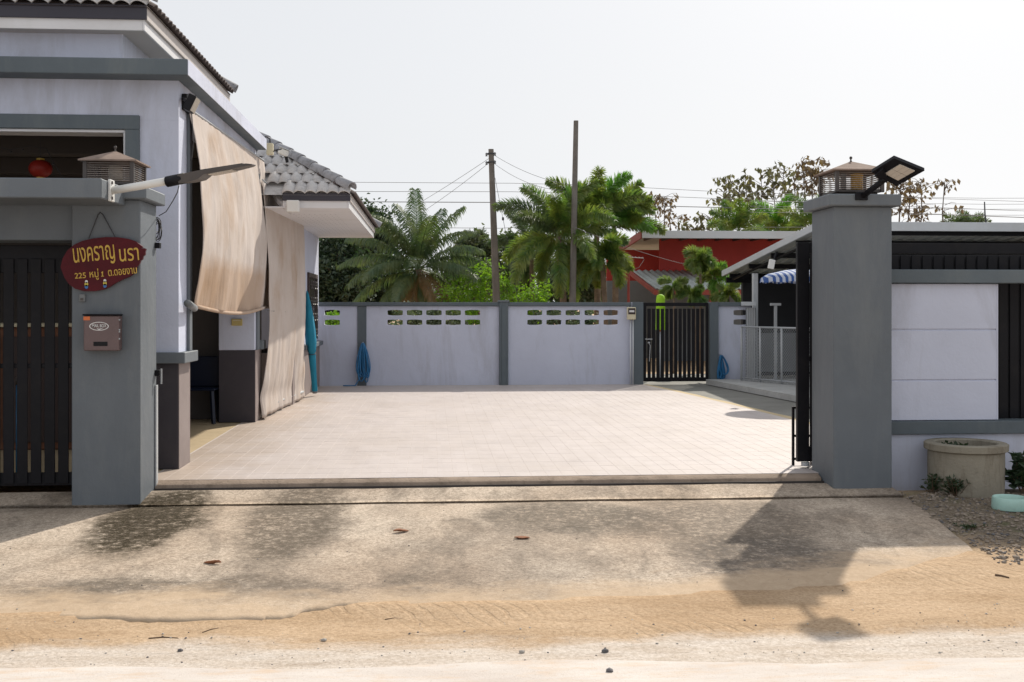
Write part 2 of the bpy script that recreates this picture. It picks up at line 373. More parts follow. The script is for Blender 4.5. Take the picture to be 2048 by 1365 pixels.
def sand_mat():
    t = NT('dry_sandy_soil'); p = t.pos()
    warm = t.mix(t.ramp(t.noise(t.mapping(p, (.6,1.6,1)), 1.4, 7, .65), .32, .68), (.46,.325,.205), (.61,.46,.32))
    # pale dust of the road mixing in towards the carriageway
    sx = t.n('ShaderNodeSeparateXYZ'); t.l(p, sx.inputs[0])
    yy = t.math('ADD', sx.outputs[1], t.math('MULTIPLY', t.math('SUBTRACT', t.noise(t.mapping(p, (.5,1.2,1)), 1.1, 6, .65), .5), 1.0))
    pale = t.ramp(t.math('SUBTRACT', yy, 5.0), .80, 1.30, (1,1,1,1), (0,0,0,1))
    dustc = t.mix(t.ramp(t.noise(t.mapping(p, (.7,2.2,1)), 3.2, 7, .7), .36, .64), (.60,.525,.455), (.70,.64,.585))
    c = t.mix(pale, warm, dustc)
    dk = t.ramp(t.noise(t.mapping(p, (.6,2.4,1), (1.7,.4,0)), 2.4, 8, .72, .5), .56, .74)
    c = t.mix(t.math('MULTIPLY', dk, .5), c, (.22,.145,.085))
    fine = t.ramp(t.noise(p, 45, 5, .75), .36, .62)
    c = t.mix(t.math('MULTIPLY', fine, .8), t.mix(1.0, c, (.66,.62,.57,1), 'MULTIPLY'), c)
    # gravelly yard verge to the right
    q = PZ(1960, 1030, -.12); v = blob(t, p, q.x+.9, q.y+.1, 2.0, 1.5, .35, .2, 2.)
    vc = t.mix(t.ramp(t.noise(p, 26, 6, .75), .36, .62), (.10,.075,.05), (.24,.20,.155))
    vc = t.mix(t.ramp(t.noise(p, 3.0, 5, .65), .52, .70), vc, (.085,.095,.045))
    c = t.mix(v, c, vc)
    # tyre combing
    wv = t.n('ShaderNodeTexWave', wave_type='BANDS', bands_direction='X'); wv.inputs['Scale'].default_value = 3.4; wv.inputs['Distortion'].default_value = 3.2; wv.inputs['Detail'].default_value = 3; wv.inputs['Detail Scale'].default_value = 1.5
    t.l(t.mapping(p, (1,1,1), (0,0,0), (0,0,R(-28))), wv.inputs['Vector'])
    trk = t.ramp(t.noise(t.mapping(p, (.9,.9,1), (5,3,0)), 1.0, 4, .6), .47, .60)
    trk = t.math('MULTIPLY', trk, t.math('SUBTRACT', 1.0, pale))
    grv = t.math('MULTIPLY', t.ramp(wv.outputs['Fac'], .10, .34, (1,1,1,1), (0,0,0,1)), trk)
    h = t.math('ADD', t.math('MULTIPLY', t.noise(p, 34, 6, .75), .9), t.math('MULTIPLY', grv, -.45))
    h = t.math('ADD', h, t.math('MULTIPLY', t.noise(t.mapping(p, (.7,2,1)), 6, 5, .6), 1.2))
    t.princ(c, .95, t.bump(h, .7, .014), spec=.1)
    return t.m
def road_mat():
    t = NT('dusty_concrete_road'); p = t.pos()
    c = t.mix(t.ramp(t.noise(t.mapping(p, (.6,2.,1)), 2.6, 8, .7), .34, .66), (.46,.41,.375), (.55,.515,.485))
    d = t.ramp(t.noise(t.mapping(p, (.6,2.6,1)), 4.5, 9, .78), .50, .68)
    c = t.mix(t.math('MULTIPLY', d, .65), c, (.50,.36,.24))
    s = t.ramp(t.noise(p, 60, 4, .75), .58, .70); c = t.mix(t.math('MULTIPLY', s, .55), c, (.28,.22,.17))
    t.princ(c, .92, t.bump(t.noise(p, 50, 6, .75), .5, .008), spec=.12); return t.m
TW, TD = .1405, .30
def tile_mat():
    t = NT('pink_grey_floor_tile'); p = t.pos()
    sn = t.n('ShaderNodeVectorMath', operation='SNAP'); t.l(t.mapping(p, (1,1,0), (20.0+TW*.0, 20.0, 0)), sn.inputs[0]); sn.inputs[1].default_value = (TW, TD, 1)
    w = t.n('ShaderNodeTexWhiteNoise', noise_dimensions='3D'); t.l(sn.outputs[0], w.inputs[0])
    c = t.mix(w.outputs['Value'], (.472,.422,.404), (.498,.447,.430))
    n = t.ramp(t.noise(t.mapping(p, (1,.6,1)), .9, 7, .66), .44, .72)
    c = t.mix(t.math('MULTIPLY', n, .35), c, (.37,.315,.27))
    # soil carried out along the house side
    sx = t.n('ShaderNodeSeparateXYZ'); t.l(p, sx.inputs[0])
    e = t.math('ADD', sx.outputs[0], t.math('MULTIPLY', t.math('SUBTRACT', t.noise(p, 1.6, 6, .65), .5), 1.6))
    edge = t.ramp(t.math('ADD', e, 2.5), .15, 1.0, (1,1,1,1), (0,0,0,1))
    c = t.mix(t.math('MULTIPLY', edge, .55), c, (.36,.27,.19))
    tm = t.ramp(t.noise(t.mapping(p, (3.2,.22,1), (1.3,0,0)), 1.0, 6, .7), .54, .70)
    c = t.mix(t.math('MULTIPLY', tm, .22), c, (.33,.28,.245))
    f = t.ramp(t.noise(p, 30, 4, .7), .6, .74); c = t.mix(t.math('MULTIPLY', f, .22), c, (.33,.27,.22))
    r = t.ramp(t.noise(p, 2., 5, .6), .3, .7, (.42,.42,.42,1), (.62,.62,.62,1))
    t.princ(c, r, t.bump(t.noise(p, 70, 4, .6), .12, .004), spec=.2); return t.m
M['apron'] = concrete_apron(); M['sand'] = sand_mat(); M['road'] = road_mat(); M['tile'] = tile_mat()
M['grout'] = paint('pale_grout', (.52,.47,.445), .9, .1, 2., 60, .3, (.45,.37,.29), .5)
M['kerb'] = paint('stained_kerb_concrete', (.30,.235,.185), .92, .2, 2.6, 45, .6, (.11,.085,.06), .75, .15, .01)
M['strip'] = paint('stained_gutter_concrete', (.42,.345,.265), .92, .25, 1.6, 45, .7, (.13,.105,.07), .85, .15, .012)
# ------------------------------------------------------------------ ground sheets
def gz(x, y):
    """height of the natural ground"""
    if y <= 6.2: z = -.285
    elif y < 9.4: z = -.285 + (y-6.2)/3.2*.175
    else: z = -.11
    return z
def fz(x, y):
    n = mnoise.fractal(Vector((x*1.1, y*1.9, 0)), 1.0, 2.0, 5)
    n2 = mnoise.fractal(Vector((x*.35, y*.7, 4.0)), 1.0, 2.0, 3)
    a = 1.0 if y < 9.3 else .3
    return (n*.011 + n2*.012)*a + (.012 if y > 6 else 0)
# driveway apron (sloping slab) with a ragged lower lip
def az(y): return -.085 - (9.75-y)*.047
low = [(-60,1226),(0,1228),(150,1232),(300,1236),(470,1236),(560,1232),(620,1216),(700,1206),(850,1210),(1000,1208),(1150,1203),(1300,1198),(1430,1188),(1560,1182),(1690,1174),(1760,1160),(1850,1135),(1955,1106)]
lowp = []
for (u, v) in low:
    z = -.23
    for _ in range(6): q = PZ(u, v, z); z = az(q.y)
    lowp.append((q.x, q.y))
lowp = [(-7.5, lowp[0][1]), (-5, lowp[0][1])] + lowp
def low_y(x):
    for (p, q) in zip(lowp[:-1], lowp[1:]):
        if p[0] <= x <= q[0]: return p[1] + (q[1]-p[1])*(x-p[0])/max(1e-6, q[0]-p[0])
    return 6.5 if x < 0 else 9.5
mb = MB()
xs = [-900,-300,-80,-25,-12,-8] + [-6 + i*.09 for i in range(145)] + [8,11,16,30,90,300,900]
ys = [-40,-10,0,2.5,3.5] + [4.2 + i*.07 for i in range(80)] + [10.2,12,16,22.5,30,45,90,250,900,1500]
for y in ys:
    for x in xs:
        near = -6 <= x <= 7.2 and 4 <= y <= 9.9
        z = gz(x, y) + (fz(x, y) if near else 0)
        if near and -1.2 < x < 3.8: z += .016*math.exp(-((y-low_y(x))/.22)**2)*min(1, (x+1.2)/1.0)
        if y > 9.4 and y < 22: z = -.16
        if near and x < 4.04 - .1875*(9.19-y) and y > (low_y(x) if x < lowp[-1][0] else 7.4) + .10: z = min(z, -.10 - (9.75-y)*.047 - .05)
        mb.v.append((x, y, z))
nx = len(xs)
for j in range(len(ys)-1):
    for i in range(nx-1): mb.f.append((j*nx+i, j*nx+i+1, (j+1)*nx+i+1, (j+1)*nx+i))
mb.build('ground', M['sand'], None, True, 'structure', 'sandy roadside soil in front of the driveway')
# road slab: far edge wanders
mb = MB(); e0 = []
N = 90
for i in range(N+1):
    x = -14 + 28*i/N; y = 5.52 - .035*(x) + .10*mnoise.noise(Vector((x*.8, 0, 0))) + .04*mnoise.noise(Vector((x*3.1, 2, 0)))
    e0.append((x, y))
for (x, y) in e0: mb.v += [(x, y, -.300), (x, y-.05, -.266), (x, y-1.2, -.262), (x, -6, -.262)]
for i in range(N):
    for k in range(3): mb.f.append((i*4+k, i*4+k+1, (i+1)*4+k+1, (i+1)*4+k))
mb.build('road', M['road'], None, True, 'structure', 'pale dusty concrete road along the bottom of the picture')
def edge_at(s, pts):
    tot = len(pts)-1; i = min(int(s*tot), tot-1); f = s*tot-i
    return (pts[i][0]*(1-f)+pts[i+1][0]*f, pts[i][1]*(1-f)+pts[i+1][1]*f)
NS, NR = 160, 40
JY = 9.19
def slab_mesh(y_top, pts, x0, x1, jit):
    m = MB()
    for i in range(NS+1):
        s = i/NS; bx, by = edge_at(s, pts)
        bx += jit*mnoise.noise(Vector((s*60, 0, 1))); by += jit*(mnoise.noise(Vector((s*45, 3, 1))) + .5*mnoise.noise(Vector((s*150, 5, 1))))
        tx = x0 + (x1-x0)*s
        # keep the verticals near-straight: top x follows the lower edge except at the right end
        txx = bx if bx < 3.0 else 3.0 + (bx-3.0)*(4.07-3.0)/(pts[-1][0]-3.0)
        for j in range(NR+1):
            f = j/NR; x = bx + (txx-bx)*f; y = by + (y_top-by)*f
            z = az(y) - .016*max(0, 1-(y_top-y)/.35) - .018*max(0, 1-f*NR/5)**1.5 + .006*mnoise.fractal(Vector((x*1.3, y*1.3, 8)), 1., 2., 4)
            m.v.append((x, y, z))
        m.v.append((bx, by+.01, az(by)-.10))
    w = NR+2
    for i in range(NS):
        for j in range(NR): m.f.append((i*w+j, i*w+j+1, (i+1)*w+j+1, (i+1)*w+j)[::-1])
        m.f.append((i*w+NR+1, i*w, (i+1)*w, (i+1)*w+NR+1)[::-1])
    return m
slab_mesh(JY, lowp, -7.5, 4.07, .035).build('driveway_apron', M['apron'], None, True, 'structure', 'stained concrete ramp sloping from the gate down to the road')
mb = MB()
for i in range(121):
    x = -7.5 + 11.55*i/120
    for j in range(9):
        y = JY + .012 + (9.61-JY-.03)*j/8 + .018; mb.v.append((x, y, -.058 - (9.65-y)*.115 + .004*mnoise.fractal(Vector((x*2, y*2, 3)), 1., 2., 3) - (.008 if j == 0 else 0)))
for i in range(120):
    for j in range(8): mb.f.append((i*9+j, i*9+j+1, (i+1)*9+j+1, (i+1)*9+j)[::-1])
for i in range(121):
    x, y, z = mb.v[i*9]; mb.v.append((x, y, z-.05))
for i in range(120): mb.f.append((i*9, (i+1)*9, 1089+i+1, 1089+i))
mb.build('gate_strip', M['apron'], None, True, 'structure', 'narrow mossy concrete strip outside the gate sill')
# sill kerb and sliding-gate rail
kr = MB(); prof = [(9.70,-.16),(9.70,-.036),(9.715,-.026),(9.785,-.006),(9.80,-.004),(9.80,-.16)]
for i in range(61):
    x = -2.39 + (3.50+2.39)*i/60
    for (y, z) in prof: kr.v.append((x, y + .010*mnoise.noise(Vector((x*1.5, y, 1))), z + .004*mnoise.noise(Vector((x*4, y*9, 2)))))
for i in range(60):
    for k in range(5): kr.f.append((i*6+k, i*6+k+1, (i+1)*6+k+1, (i+1)*6+k)[::-1])
kr.build('gate_sill', M['kerb'], None, True, 'structure', 'worn concrete kerb along the front edge of the tiled yard')
rail = MB(); rail.box(-2.39, 3.52, 9.665, 9.672, -.13, -.052); rail.box(-2.39, 3.52, 9.655, 9.69, -.080, -.076)
tag(rail.build('gate_rail', M['metal_dark']), 'thin dark steel track for the sliding gate along the sill', 'rail')
# yard: grout bed, tiles, cement margin, carport floor
def tile_right(y): # curved right-hand limit of the tiling
    f = (y-9.8)/(21.4-9.8); return 4.98 - .16*f - .72*f*f
yard = MB()
for j in range(40):
    y0 = 9.80 + (21.50-9.80)*j/39; yard.v += [(-2.50, y0, -.0012), (tile_right(y0)+.04, y0, -.0012)]
for j in range(39): yard.f.append((j*2, j*2+1, j*2+3, j*2+2))
yo = yard.build('yard_floor', M['grout'], None, False, 'structure', 'pale tiled yard between the gate and the back wall')
tmesh = MB(); g = .0016
tmesh.box(g, TW-g, g, TD-g, -.010, .0, .0006)
tproto = bpy.data.meshes.new('floor_tile'); tproto.from_pydata(tmesh.v, [], tmesh.f); tproto.materials.append(M['tile'])
rest = MB(); cnt = 0
ny = int((21.42-9.80)/TD)
for j in range(ny+1):
    y = 9.80 + j*TD
    if y + TD > 21.49: continue
    off = 0.0
    i = 0
    x = -2.484
    while x + TW < tile_right(y+TD*.5):
        dz = random.uniform(-.0003, .0003)
        if cnt < 300 :
            o = bpy.data.objects.new('floor_tile', tproto); COL.objects.link(o); o.parent = yo; o.location = (x, y, dz); cnt += 1
        else: rest.add([(p[0]+x, p[1]+y, p[2]+dz) for p in tmesh.v[:]], tmesh.f)
        x += TW
rest.build('floor_tile_field', M['tile'], yo, False, 'stuff')
sj = MB()
for j in range(60):
    y0 = 9.85 + (21.45-9.85)*j/59; xr = tile_right(y0); w = .16 + .05*mnoise.noise(Vector((0, y0*1.3, 2)))
    sj.v += [(xr-.05, y0, -.004), (xr+w, y0, -.002)]
for j in range(59): sj.f.append((j*2, j*2+1, j*2+3, j*2+2))
sj.build('sand_joint', M['sandline'], None, False, 'structure', 'sandy strip along the curved edge of the tiling')
ce = MB(); ce.add([(2.0,9.95,-.012),(14,9.95,-.012),(14,25,-.012),(2.0,25,-.012)], [(0,1,2,3)])
ce.build('cement_margin', M['cement'], None, False, 'structure', 'bare grey cement beside the tiled yard')
cf = MB(); cf.add([(-9,9.9,-.006),(-2.49,9.9,-.006),(-2.49,21.4,-.006),(-9,21.4,-.006)], [(0,1,2,3)])
cf.build('carport_floor', M['ochre'], None, False, 'structure', 'ochre carport floor beside the tiled yard')
st = MB(); st.slab([(5.38,21.36,.0),(12,21.36,.0),(12,13.5,.0),(6.35,13.5,.0),(5.8,17.3,.0),(5.46,20.6,.0)][::-1], (0,0,.10))
tag(st.build('cement_step', M['step']), 'pale raised cement step below the chain link fence', 'step')
# ------------------------------------------------------------------ gate pillars
def pillar(name, label, x0, x1, y0, y1, zt, zb=-.14, ov=.062, caph=.105):
    t = thing(name, label, 'pillar', ((x0+x1)/2, (y0+y1)/2, zb))
    MB().box(x0, x1, y0, y1, zb, zt-caph, .008).build('shaft', M['slate'], t)
    MB().box(x0-ov, x1+ov, y0-ov, y1+ov, zt-caph, zt, .01).build('cap', M['slate'], t)
    return t
LPX0, LPX1, LPY0, LPY1 = -2.945, -2.395, 9.235, 9.766
pillar('gate_pillar', 'slate grey gate pillar carrying the red name board and mailbox', LPX0, LPX1, LPY0, LPY1, 2.497)
RPX0, RPX1, RPY0, RPY1 = 3.512, 4.04, 9.43, 9.985
pillar('gate_pillar', 'slate grey gate pillar with the square black solar lamp', RPX0, RPX1, RPY0, RPY1, 2.50)
# canopy slab over the pedestrian gate
c0 = PY(203, 357, 8.58); c1 = PY(203, 397, 8.58)
t = thing('entrance_canopy', 'slate grey flat canopy slab over the black pedestrian gate', 'canopy', (-3.6, 9.3, 2.0))
MB().box(-7.2, c0.x, 8.58, 9.228, c1.z, c0.z, .008).build('slab', M['slate'], t)
MB().box(-7.2, LPX0-.004, 9.30, 9.74, 2.06, c1.z+.03, .006).build('lintel', M['slate'], t)
MB().box(-7.2, LPX0-.07, 9.232, 9.80, c1.z+.034, c0.z-.004, .006).build('slab_back', M['slate'], t)
# pedestrian gate
def slat_gate(name, label, x0, x1, y, z0, z1, pitch, sw, rails, stile=.05, th=.03, deep=.05):
    t = thing(name, label, 'gate', ((x0+x1)/2, y, z0))
    for (a, b) in ((x0, x0+stile), (x1-stile, x1)): MB().box(a, b, y, y+deep, z0, z1, .004).build('stile', M['black'], t)
    for (a, b) in rails: MB().box(x0+stile+.001, x1-stile-.001, y+.002, y+deep-.002, a, b, .004).build('rail', M['black'], t)
    ins = MB(); ins.box(0, sw, 0, th*.6, z0+.02, z1-.02, .003)
    o1 = None
    x = x0 + stile + (pitch-sw)
    while x + sw < x1 - stile + .005:
        m = MB(); m.box(x, x+sw, y-.012, y-.012+th*.4, z0+.03, z1-.12, .003)
        m.build('slat', M['black'], t); x += pitch
    return t
slat_gate('pedestrian_gate', 'black vertical slat gate beside the red name board', -5.4, -2.96, 9.62, -.02, 2.04, .113, .087, ((-.01,.10),(.99,1.03),(1.80,2.035)))
# sliding gate parked open behind the right-hand wall
GZ1 = PY(1700, 486, 10.12).z
sg = slat_gate('sliding_gate', 'black slatted sliding gate parked open behind the right hand wall', 3.415, 9.2, 10.10, .06, GZ1, .107, .088, ((.06,.20),(1.0,1.05),(GZ1-.10,GZ1-.001)), .115, .03, .05)
MB().box(3.43, 9.2, 10.04, 10.18, -.02, .0, .003).build('floor_track', M['metal_dark'], sg)
for x in (3.50, 3.60): MB().lathe([(.001,-.018),(.04,-.018),(.04,.018),(.001,.018)], (x, 10.125, .035), 14).build('roller', M['metal_grey'], sg)
m = MB(); 
for (a, b) in (((3.44,10.3,0),(3.44,10.3,.56)),((3.44,10.3,.55),(3.62,10.3,.55)),((3.44,10.3,.28),(3.62,10.3,.28)),((3.44,10.3,.06),(3.62,10.3,.06)),((3.62,10.3,0),(3.62,10.3,.56))):
    m.bar(a, b, .022, .022)
m.build('guide_frame', M['black'], sg)
MB().box(3.54, 9.15, 10.118, 10.124, .07, GZ1-.11).build('backing_sheet', M['shed_dark'], sg)
# right-hand front wall
wy = 9.74
zz = lambda v: PY(1880, v, wy).z
t = thing('front_wall', 'white panelled front wall with slate rails right of the gate', 'wall', (6.2, wy, -.12))
MB().box(RPX1+.001, 9.0, wy-.06, wy+.16, zz(567), zz(540), .006).build('top_beam', M['slate2'], t)
MB().box(RPX1+.001, 9.0, wy-.05, wy+.16, zz(868), zz(842), .006).build('lower_beam', M['slate2'], t)
MB().box(RPX1+.001, 9.0, wy, wy+.14, -.20, zz(868)-.001, .004).build('plinth', M['lav'], t)
px1 = PY(1997, 700, wy).x
lv = [zz(841), zz(760)-.004, zz(659)-.004, zz(568)]
for k in range(3):
    MB().box(RPX1+.001, px1-.02, wy, wy+.10, lv[k]+(.005 if k else 0), lv[k+1]-(0 if k == 2 else .005), .005).build('panel', M['lav'], t)
MB().box(px1-.02, px1, wy+.001, wy+.10, zz(841), zz(568), .004).build('panel_edge', M['lav'], t)
MB().box(RPX1+.001, px1-.022, wy+.012, wy+.09, zz(841), zz(568)).build('panel_core', M['lav'], t)
MB().box(7.2, 9.0, wy, wy+.10, zz(841), zz(568), .004).build('panel', M['lav'], t)
# ------------------------------------------------------------------ lanterns on the pillars
def lantern(name, label, x, y, z, w=.19, h=.20, glow=False):
    t = thing(name, label, 'lantern', (x, y, z))
    MB().box(x-w*.86, x+w*.86, y-w*.86, y+w*.86, z, z+.03, .004).build('base', M['metal_dark'], t)
    z0 = z+.03
    for sx in (-1, 1):
        for sy in (-1, 1): MB().box(x+sx*w-.016, x+sx*w+.016, y+sy*w-.016, y+sy*w+.016, z0, z0+h, .003).build('corner_post', M['metal_dark'], t)
    MB().box(x-w, x+w, y-w, y+w, z0, z0+.022, .003).build('bottom_frame', M['metal_dark'], t)
    n = 10
    for k in range(n):
        zc = z0+.030+(h-.034)*k/(n-1)*.97
        m = MB()
        for sy in (-1, 1): m.add([(x-w+.017, y+sy*(w-.012), zc+.003),(x+w-.017, y+sy*(w-.012), zc+.003),(x+w-.017, y+sy*(w+.008), zc-.0015),(x-w+.017, y+sy*(w+.008), zc-.0015),
                                  (x-w+.017, y+sy*(w-.012), zc+.0065),(x+w-.017, y+sy*(w-.012), zc+.0065),(x+w-.017, y+sy*(w+.008), zc+.002),(x-w+.017, y+sy*(w+.008), zc+.002)],
                                 [(0,1,2,3),(7,6,5,4),(0,4,5,1),(3,2,6,7),(0,3,7,4),(1,5,6,2)])
        for sx in (-1, 1): m.add([(x+sx*(w-.012), y-w+.017, zc+.003),(x+sx*(w-.012), y+w-.017, zc+.003),(x+sx*(w+.008), y+w-.017, zc-.0015),(x+sx*(w+.008), y-w+.017, zc-.0015),
                                  (x+sx*(w-.012), y-w+.017, zc+.0065),(x+sx*(w-.012), y+w-.017, zc+.0065),(x+sx*(w+.008), y+w-.017, zc+.002),(x+sx*(w+.008), y-w+.017, zc+.002)],
                                 [(0,1,2,3),(7,6,5,4),(0,4,5,1),(3,2,6,7),(0,3,7,4),(1,5,6,2)])
        m.build('louvre', M['louvre'], t)
    zr = z0+h; e = w*1.24; rh = .10
    m = MB(); m.add([(x-e,y-e,zr-.012),(x+e,y-e,zr-.012),(x+e,y+e,zr-.012),(x-e,y+e,zr-.012),(x-e,y-e,zr),(x+e,y-e,zr),(x+e,y+e,zr),(x-e,y+e,zr),(x,y,zr+rh)],
                    [(0,3,2,1),(0,1,5,4),(1,2,6,5),(2,3,7,6),(3,0,4,7),(4,5,8),(5,6,8),(6,7,8),(7,4,8)])
    m.build('roof', M['lamp_roof'], t)
    MB().lathe([(.001,0),(.014,0),(.007,.012),(.006,.022),(.014,.032),(.012,.045),(.001,.052)], (x, y, zr+rh-.006), 12).build('finial', M['metal_dark'], t, True)
    if glow:
        MB().lathe([(.055,.0),(.055,h-.03)], (x+.055, y, z0+.015), 14).build('amber_tube', M['amber'], t, True)
        MB().box(x-.09, x-.05, y-.02, y+.02, z0, z0+h).build('inner_post', M['grey_plastic'], t)
    else:
        MB().lathe([(.001,.0),(.06,.0),(.06,.16),(.001,.16)], (x, y, z0+.01), 14).build('lamp_tube', M['lampglass'], t, True)
    return t
lantern('pillar_lantern', 'louvred bronze lantern behind the white street lamp arm', (LPX0+LPX1)/2, (LPY0+LPY1)/2, 2.497)
lantern('pillar_lantern', 'louvred bronze lantern with amber glass beside the black solar lamp', (RPX0+RPX1)/2, (RPY0+RPY1)/2, 2.50, .205, .20, True)
# ------------------------------------------------------------------ solar lamps
A = PY(228, 382, 8.80); A.x = c0.x + .015; B = PY(345, 361, 8.62); B2 = PY(336, 362.5, 8.63)
t = thing('street_lamp', 'white armed solar street lamp reaching out from the canopy slab', 'street lamp', (c0.x, 8.8, 2.4))
MB().box(c0.x+.001, c0.x+.02, 8.74, 8.86, A.z-.085, A.z+.085, .004).build('wall_plate', M['pole_white'], t)
for dz in (-.06, .06): MB().box(c0.x+.02, c0.x+.028, 8.77, 8.79, A.z+dz-.012, A.z+dz+.012).build('bolt', M['metal_dark'], t)
MB().tube([A + Vector((-.005,0,0)), A.lerp(B, .5), B], .031, 14).build('arm', M['pole_white'], t, True)
D = PY(508, 333, 8.45); d = (D-B2).normalized(); sid = Vector((0,1,0)); sid = (sid - d*sid.dot(d)).normalized(); nrm = d.cross(sid)
if nrm.z < 0: nrm = -nrm
L = (D-B2).length
def fr(a, b, c): return B2 + d*a + sid*b + nrm*c
m = MB(); m.tube([fr(-.01,0,-.005), fr(.14,0,0)], .042, 12); 
m.build('socket', M['black'], t, True)
m = MB()
prof = [(.10,.035,.028,-.036),(.20,.055,.030,-.040),(.28,.068,.030,-.034),(.33,.072,.028,-.006),(L*.80,.072,.026,-.002),(L*.95,.06,.022,.004),(L,.035,.014,.006)]
for (a, w, ct, cb) in prof: m.v += [fr(a,-w,cb), fr(a,w,cb), fr(a,w,ct), fr(a,-w,ct)]
for i in range(len(prof)-1):
    for k in range(4): m.f.append((i*4+k, i*4+(k+1)%4, (i+1)*4+(k+1)%4, (i+1)*4+k))
m.f += [(0,1,2,3),(len(prof)*4-1,len(prof)*4-2,len(prof)*4-3,len(prof)*4-4)]
m.build('lamp_head', M['metal_dark'], t)
m = MB(); m.slab([fr(.36,-.055,-.0065), fr(.36,.055,-.0065), fr(L*.78,.055,-.0035), fr(L*.78,-.055,-.0035)], -nrm*.007); m.build('lens', M['lampglass'], t)
m = MB(); m.slab([fr(.30,-.06,.0305), fr(.30,.06,.0305), fr(L*.9,.05,.0265), fr(L*.9,-.05,.0265)], nrm*.004); m.build('solar_panel', M['glass'], t)
# square black lamp on the right pillar
by = RPY0 - .062
b0 = PY(1722, 393, by)
t = thing('solar_flood_lamp', 'square black solar lamp on a slanting arm fixed to the right pillar', 'lamp', tuple(b0))
MB().box(b0.x-.055, b0.x+.055, by-.022, by-.001, b0.z-.035, b0.z+.035, .004).build('bracket', M['black'], t)
e0 = PY(1728, 391, by-.03); e1 = PY(1772, 357, by-.28)
MB().tube([e0, e1], .026, 12).build('arm', M['black'], t, True)
hy = by-.34
hn = Vector((-.25,-.60,-.76)).normalized(); hc = PY(1768, 352, hy+.03)
def PH(u, v):
    d = Vector(ray(u, v)); o = Vector((0,0,EYE)); return o + d*(hn.dot(hc-o)/hn.dot(d))
P1, P2, P3, P4 = PH(1743,345), PH(1788,317), PH(1849,342), PH(1793,373)
cn = (P2-P1).cross(P4-P1).normalized()
if cn.y > 0: cn = -cn
m = MB(); m.slab([P1, P2, P3, P4], -cn*.035); m.build('head', M['black'], t)
ll = lambda a, b: P1.lerp(P2, a).lerp(P4.lerp(P3, a), b)
for i in range(2):
    for j in range(3):
        a0, a1 = .24+.32*i, .24+.32*(i+1)-.012; q0, q1 = .30+.17*j, .30+.17*(j+1)-.008
        m = MB(); m.slab([ll(a0,q0)+cn*.001, ll(a1,q0)+cn*.001, ll(a1,q1)+cn*.001, ll(a0,q1)+cn*.001], cn*.008); m.build('led_panel', M['lampglass'], t)
m = MB(); m.slab([ll(.0,.12), ll(.45,.05), ll(.16,.5), ll(.0,.6)], cn*.03); m.build('sensor_block', M['black'], t)
m = MB(); m.bar(e1, P1.lerp(P4,.35)+cn*.015, .05, .05); m.build('socket', M['black'], t)
# ------------------------------------------------------------------ name board, mailbox, bell
fy = LPY0
def Pf(u, v, dy=0): return PY(u, v, fy+dy)
out = [(121,535),(125,518),(134,502),(148,490),(165,482),(188,477),(212,474.5),(236,475),(256,478),(271,483),(279,489),(286,494),(281,498),(287,496.5),(292,498),(290,504),(290,510),(286,513),(285,519),(281,522),(279,528),(274,533),(272,541),(266,549),(258,554),(246,559),(232,566),(218,575),(205,580),(188,583),(168,583),(150,578),(138,569),(129,556)]
bo = thing('name_board', 'dark red carved wooden name board with gold Thai lettering', 'sign', tuple(Pf(205, 530, -.03)))
m = MB(); m.slab([Pf(u, v, -.035) for (u, v) in out], (0,.03,0)); m.build('board', M['maroon'], bo)
def lettering(txt, u, v, hpx, wpx, parent, mat, Y, rot=0, name='lettering', bold=0.0):
    cu = bpy.data.curves.new(name, 'FONT'); cu.body = txt; cu.size = 1.0; cu.extrude = .02; cu.offset = bold
    tmp = bpy.data.objects.new(name, cu); COL.objects.link(tmp); bpy.context.view_layer.update()
    dg = bpy.context.evaluated_depsgraph_get(); me = bpy.data.meshes.new_from_object(tmp.evaluated_get(dg))
    bpy.data.objects.remove(tmp); me.materials.clear(); me.materials.append(mat)
    xs_ = [v.co.x for v in me.vertices]; ys_ = [v.co.y for v in me.vertices]
    mnx, mny = min(xs_), min(ys_); w = max(xs_)-mnx; h = max(ys_)-mny
    p0 = PY(u, v, Y) - ORIG[parent.name]; sx = wpx/F*Y/w; sy = hpx/F*Y/h; rt_ = Matrix.Rotation(rot, 3, 'Y')
    for vx in me.vertices:
        q_ = rt_ @ Vector(((vx.co.x-mnx)*sx, vx.co.z*-.1, (vx.co.y-mny)*sy)); vx.co = p0 + q_
    o = bpy.data.objects.new(name, me); COL.objects.link(o); o.parent = parent
    return o
try:
    lettering('นงคราญ', 149, 535, 37, 79, bo, M['gold'], fy-.037, R(-6), bold=.004)
    lettering('นรา', 240, 524, 25, 37, bo, M['gold'], fy-.037, R(-5), bold=.004)
    lettering('225', 150, 558, 11, 21, bo, M['gold'], fy-.037, R(-4), bold=.006)
    lettering('หมู่', 180, 561, 22, 17, bo, M['gold'], fy-.037, R(-4), bold=.004)
    m = MB(); m.slab([Pf(204.2,544,-.037), Pf(206.2,543,-.037), Pf(206.2,552,-.037), Pf(208,552,-.037), Pf(208,553.4,-.037), Pf(202.4,553.8,-.037), Pf(202.4,552.4,-.037), Pf(204.2,552.2,-.037), Pf(204.2,546,-.037), Pf(202.6,546.6,-.037), Pf(202.6,545.2,-.037)], (0,-.004,0)); m.build('lettering', M['gold'], bo)
    lettering('ต.ดอยงาม', 217, 553, 12, 55, bo, M['gold'], fy-.037, R(-6), bold=.004)
except Exception as ex: print('text', ex)
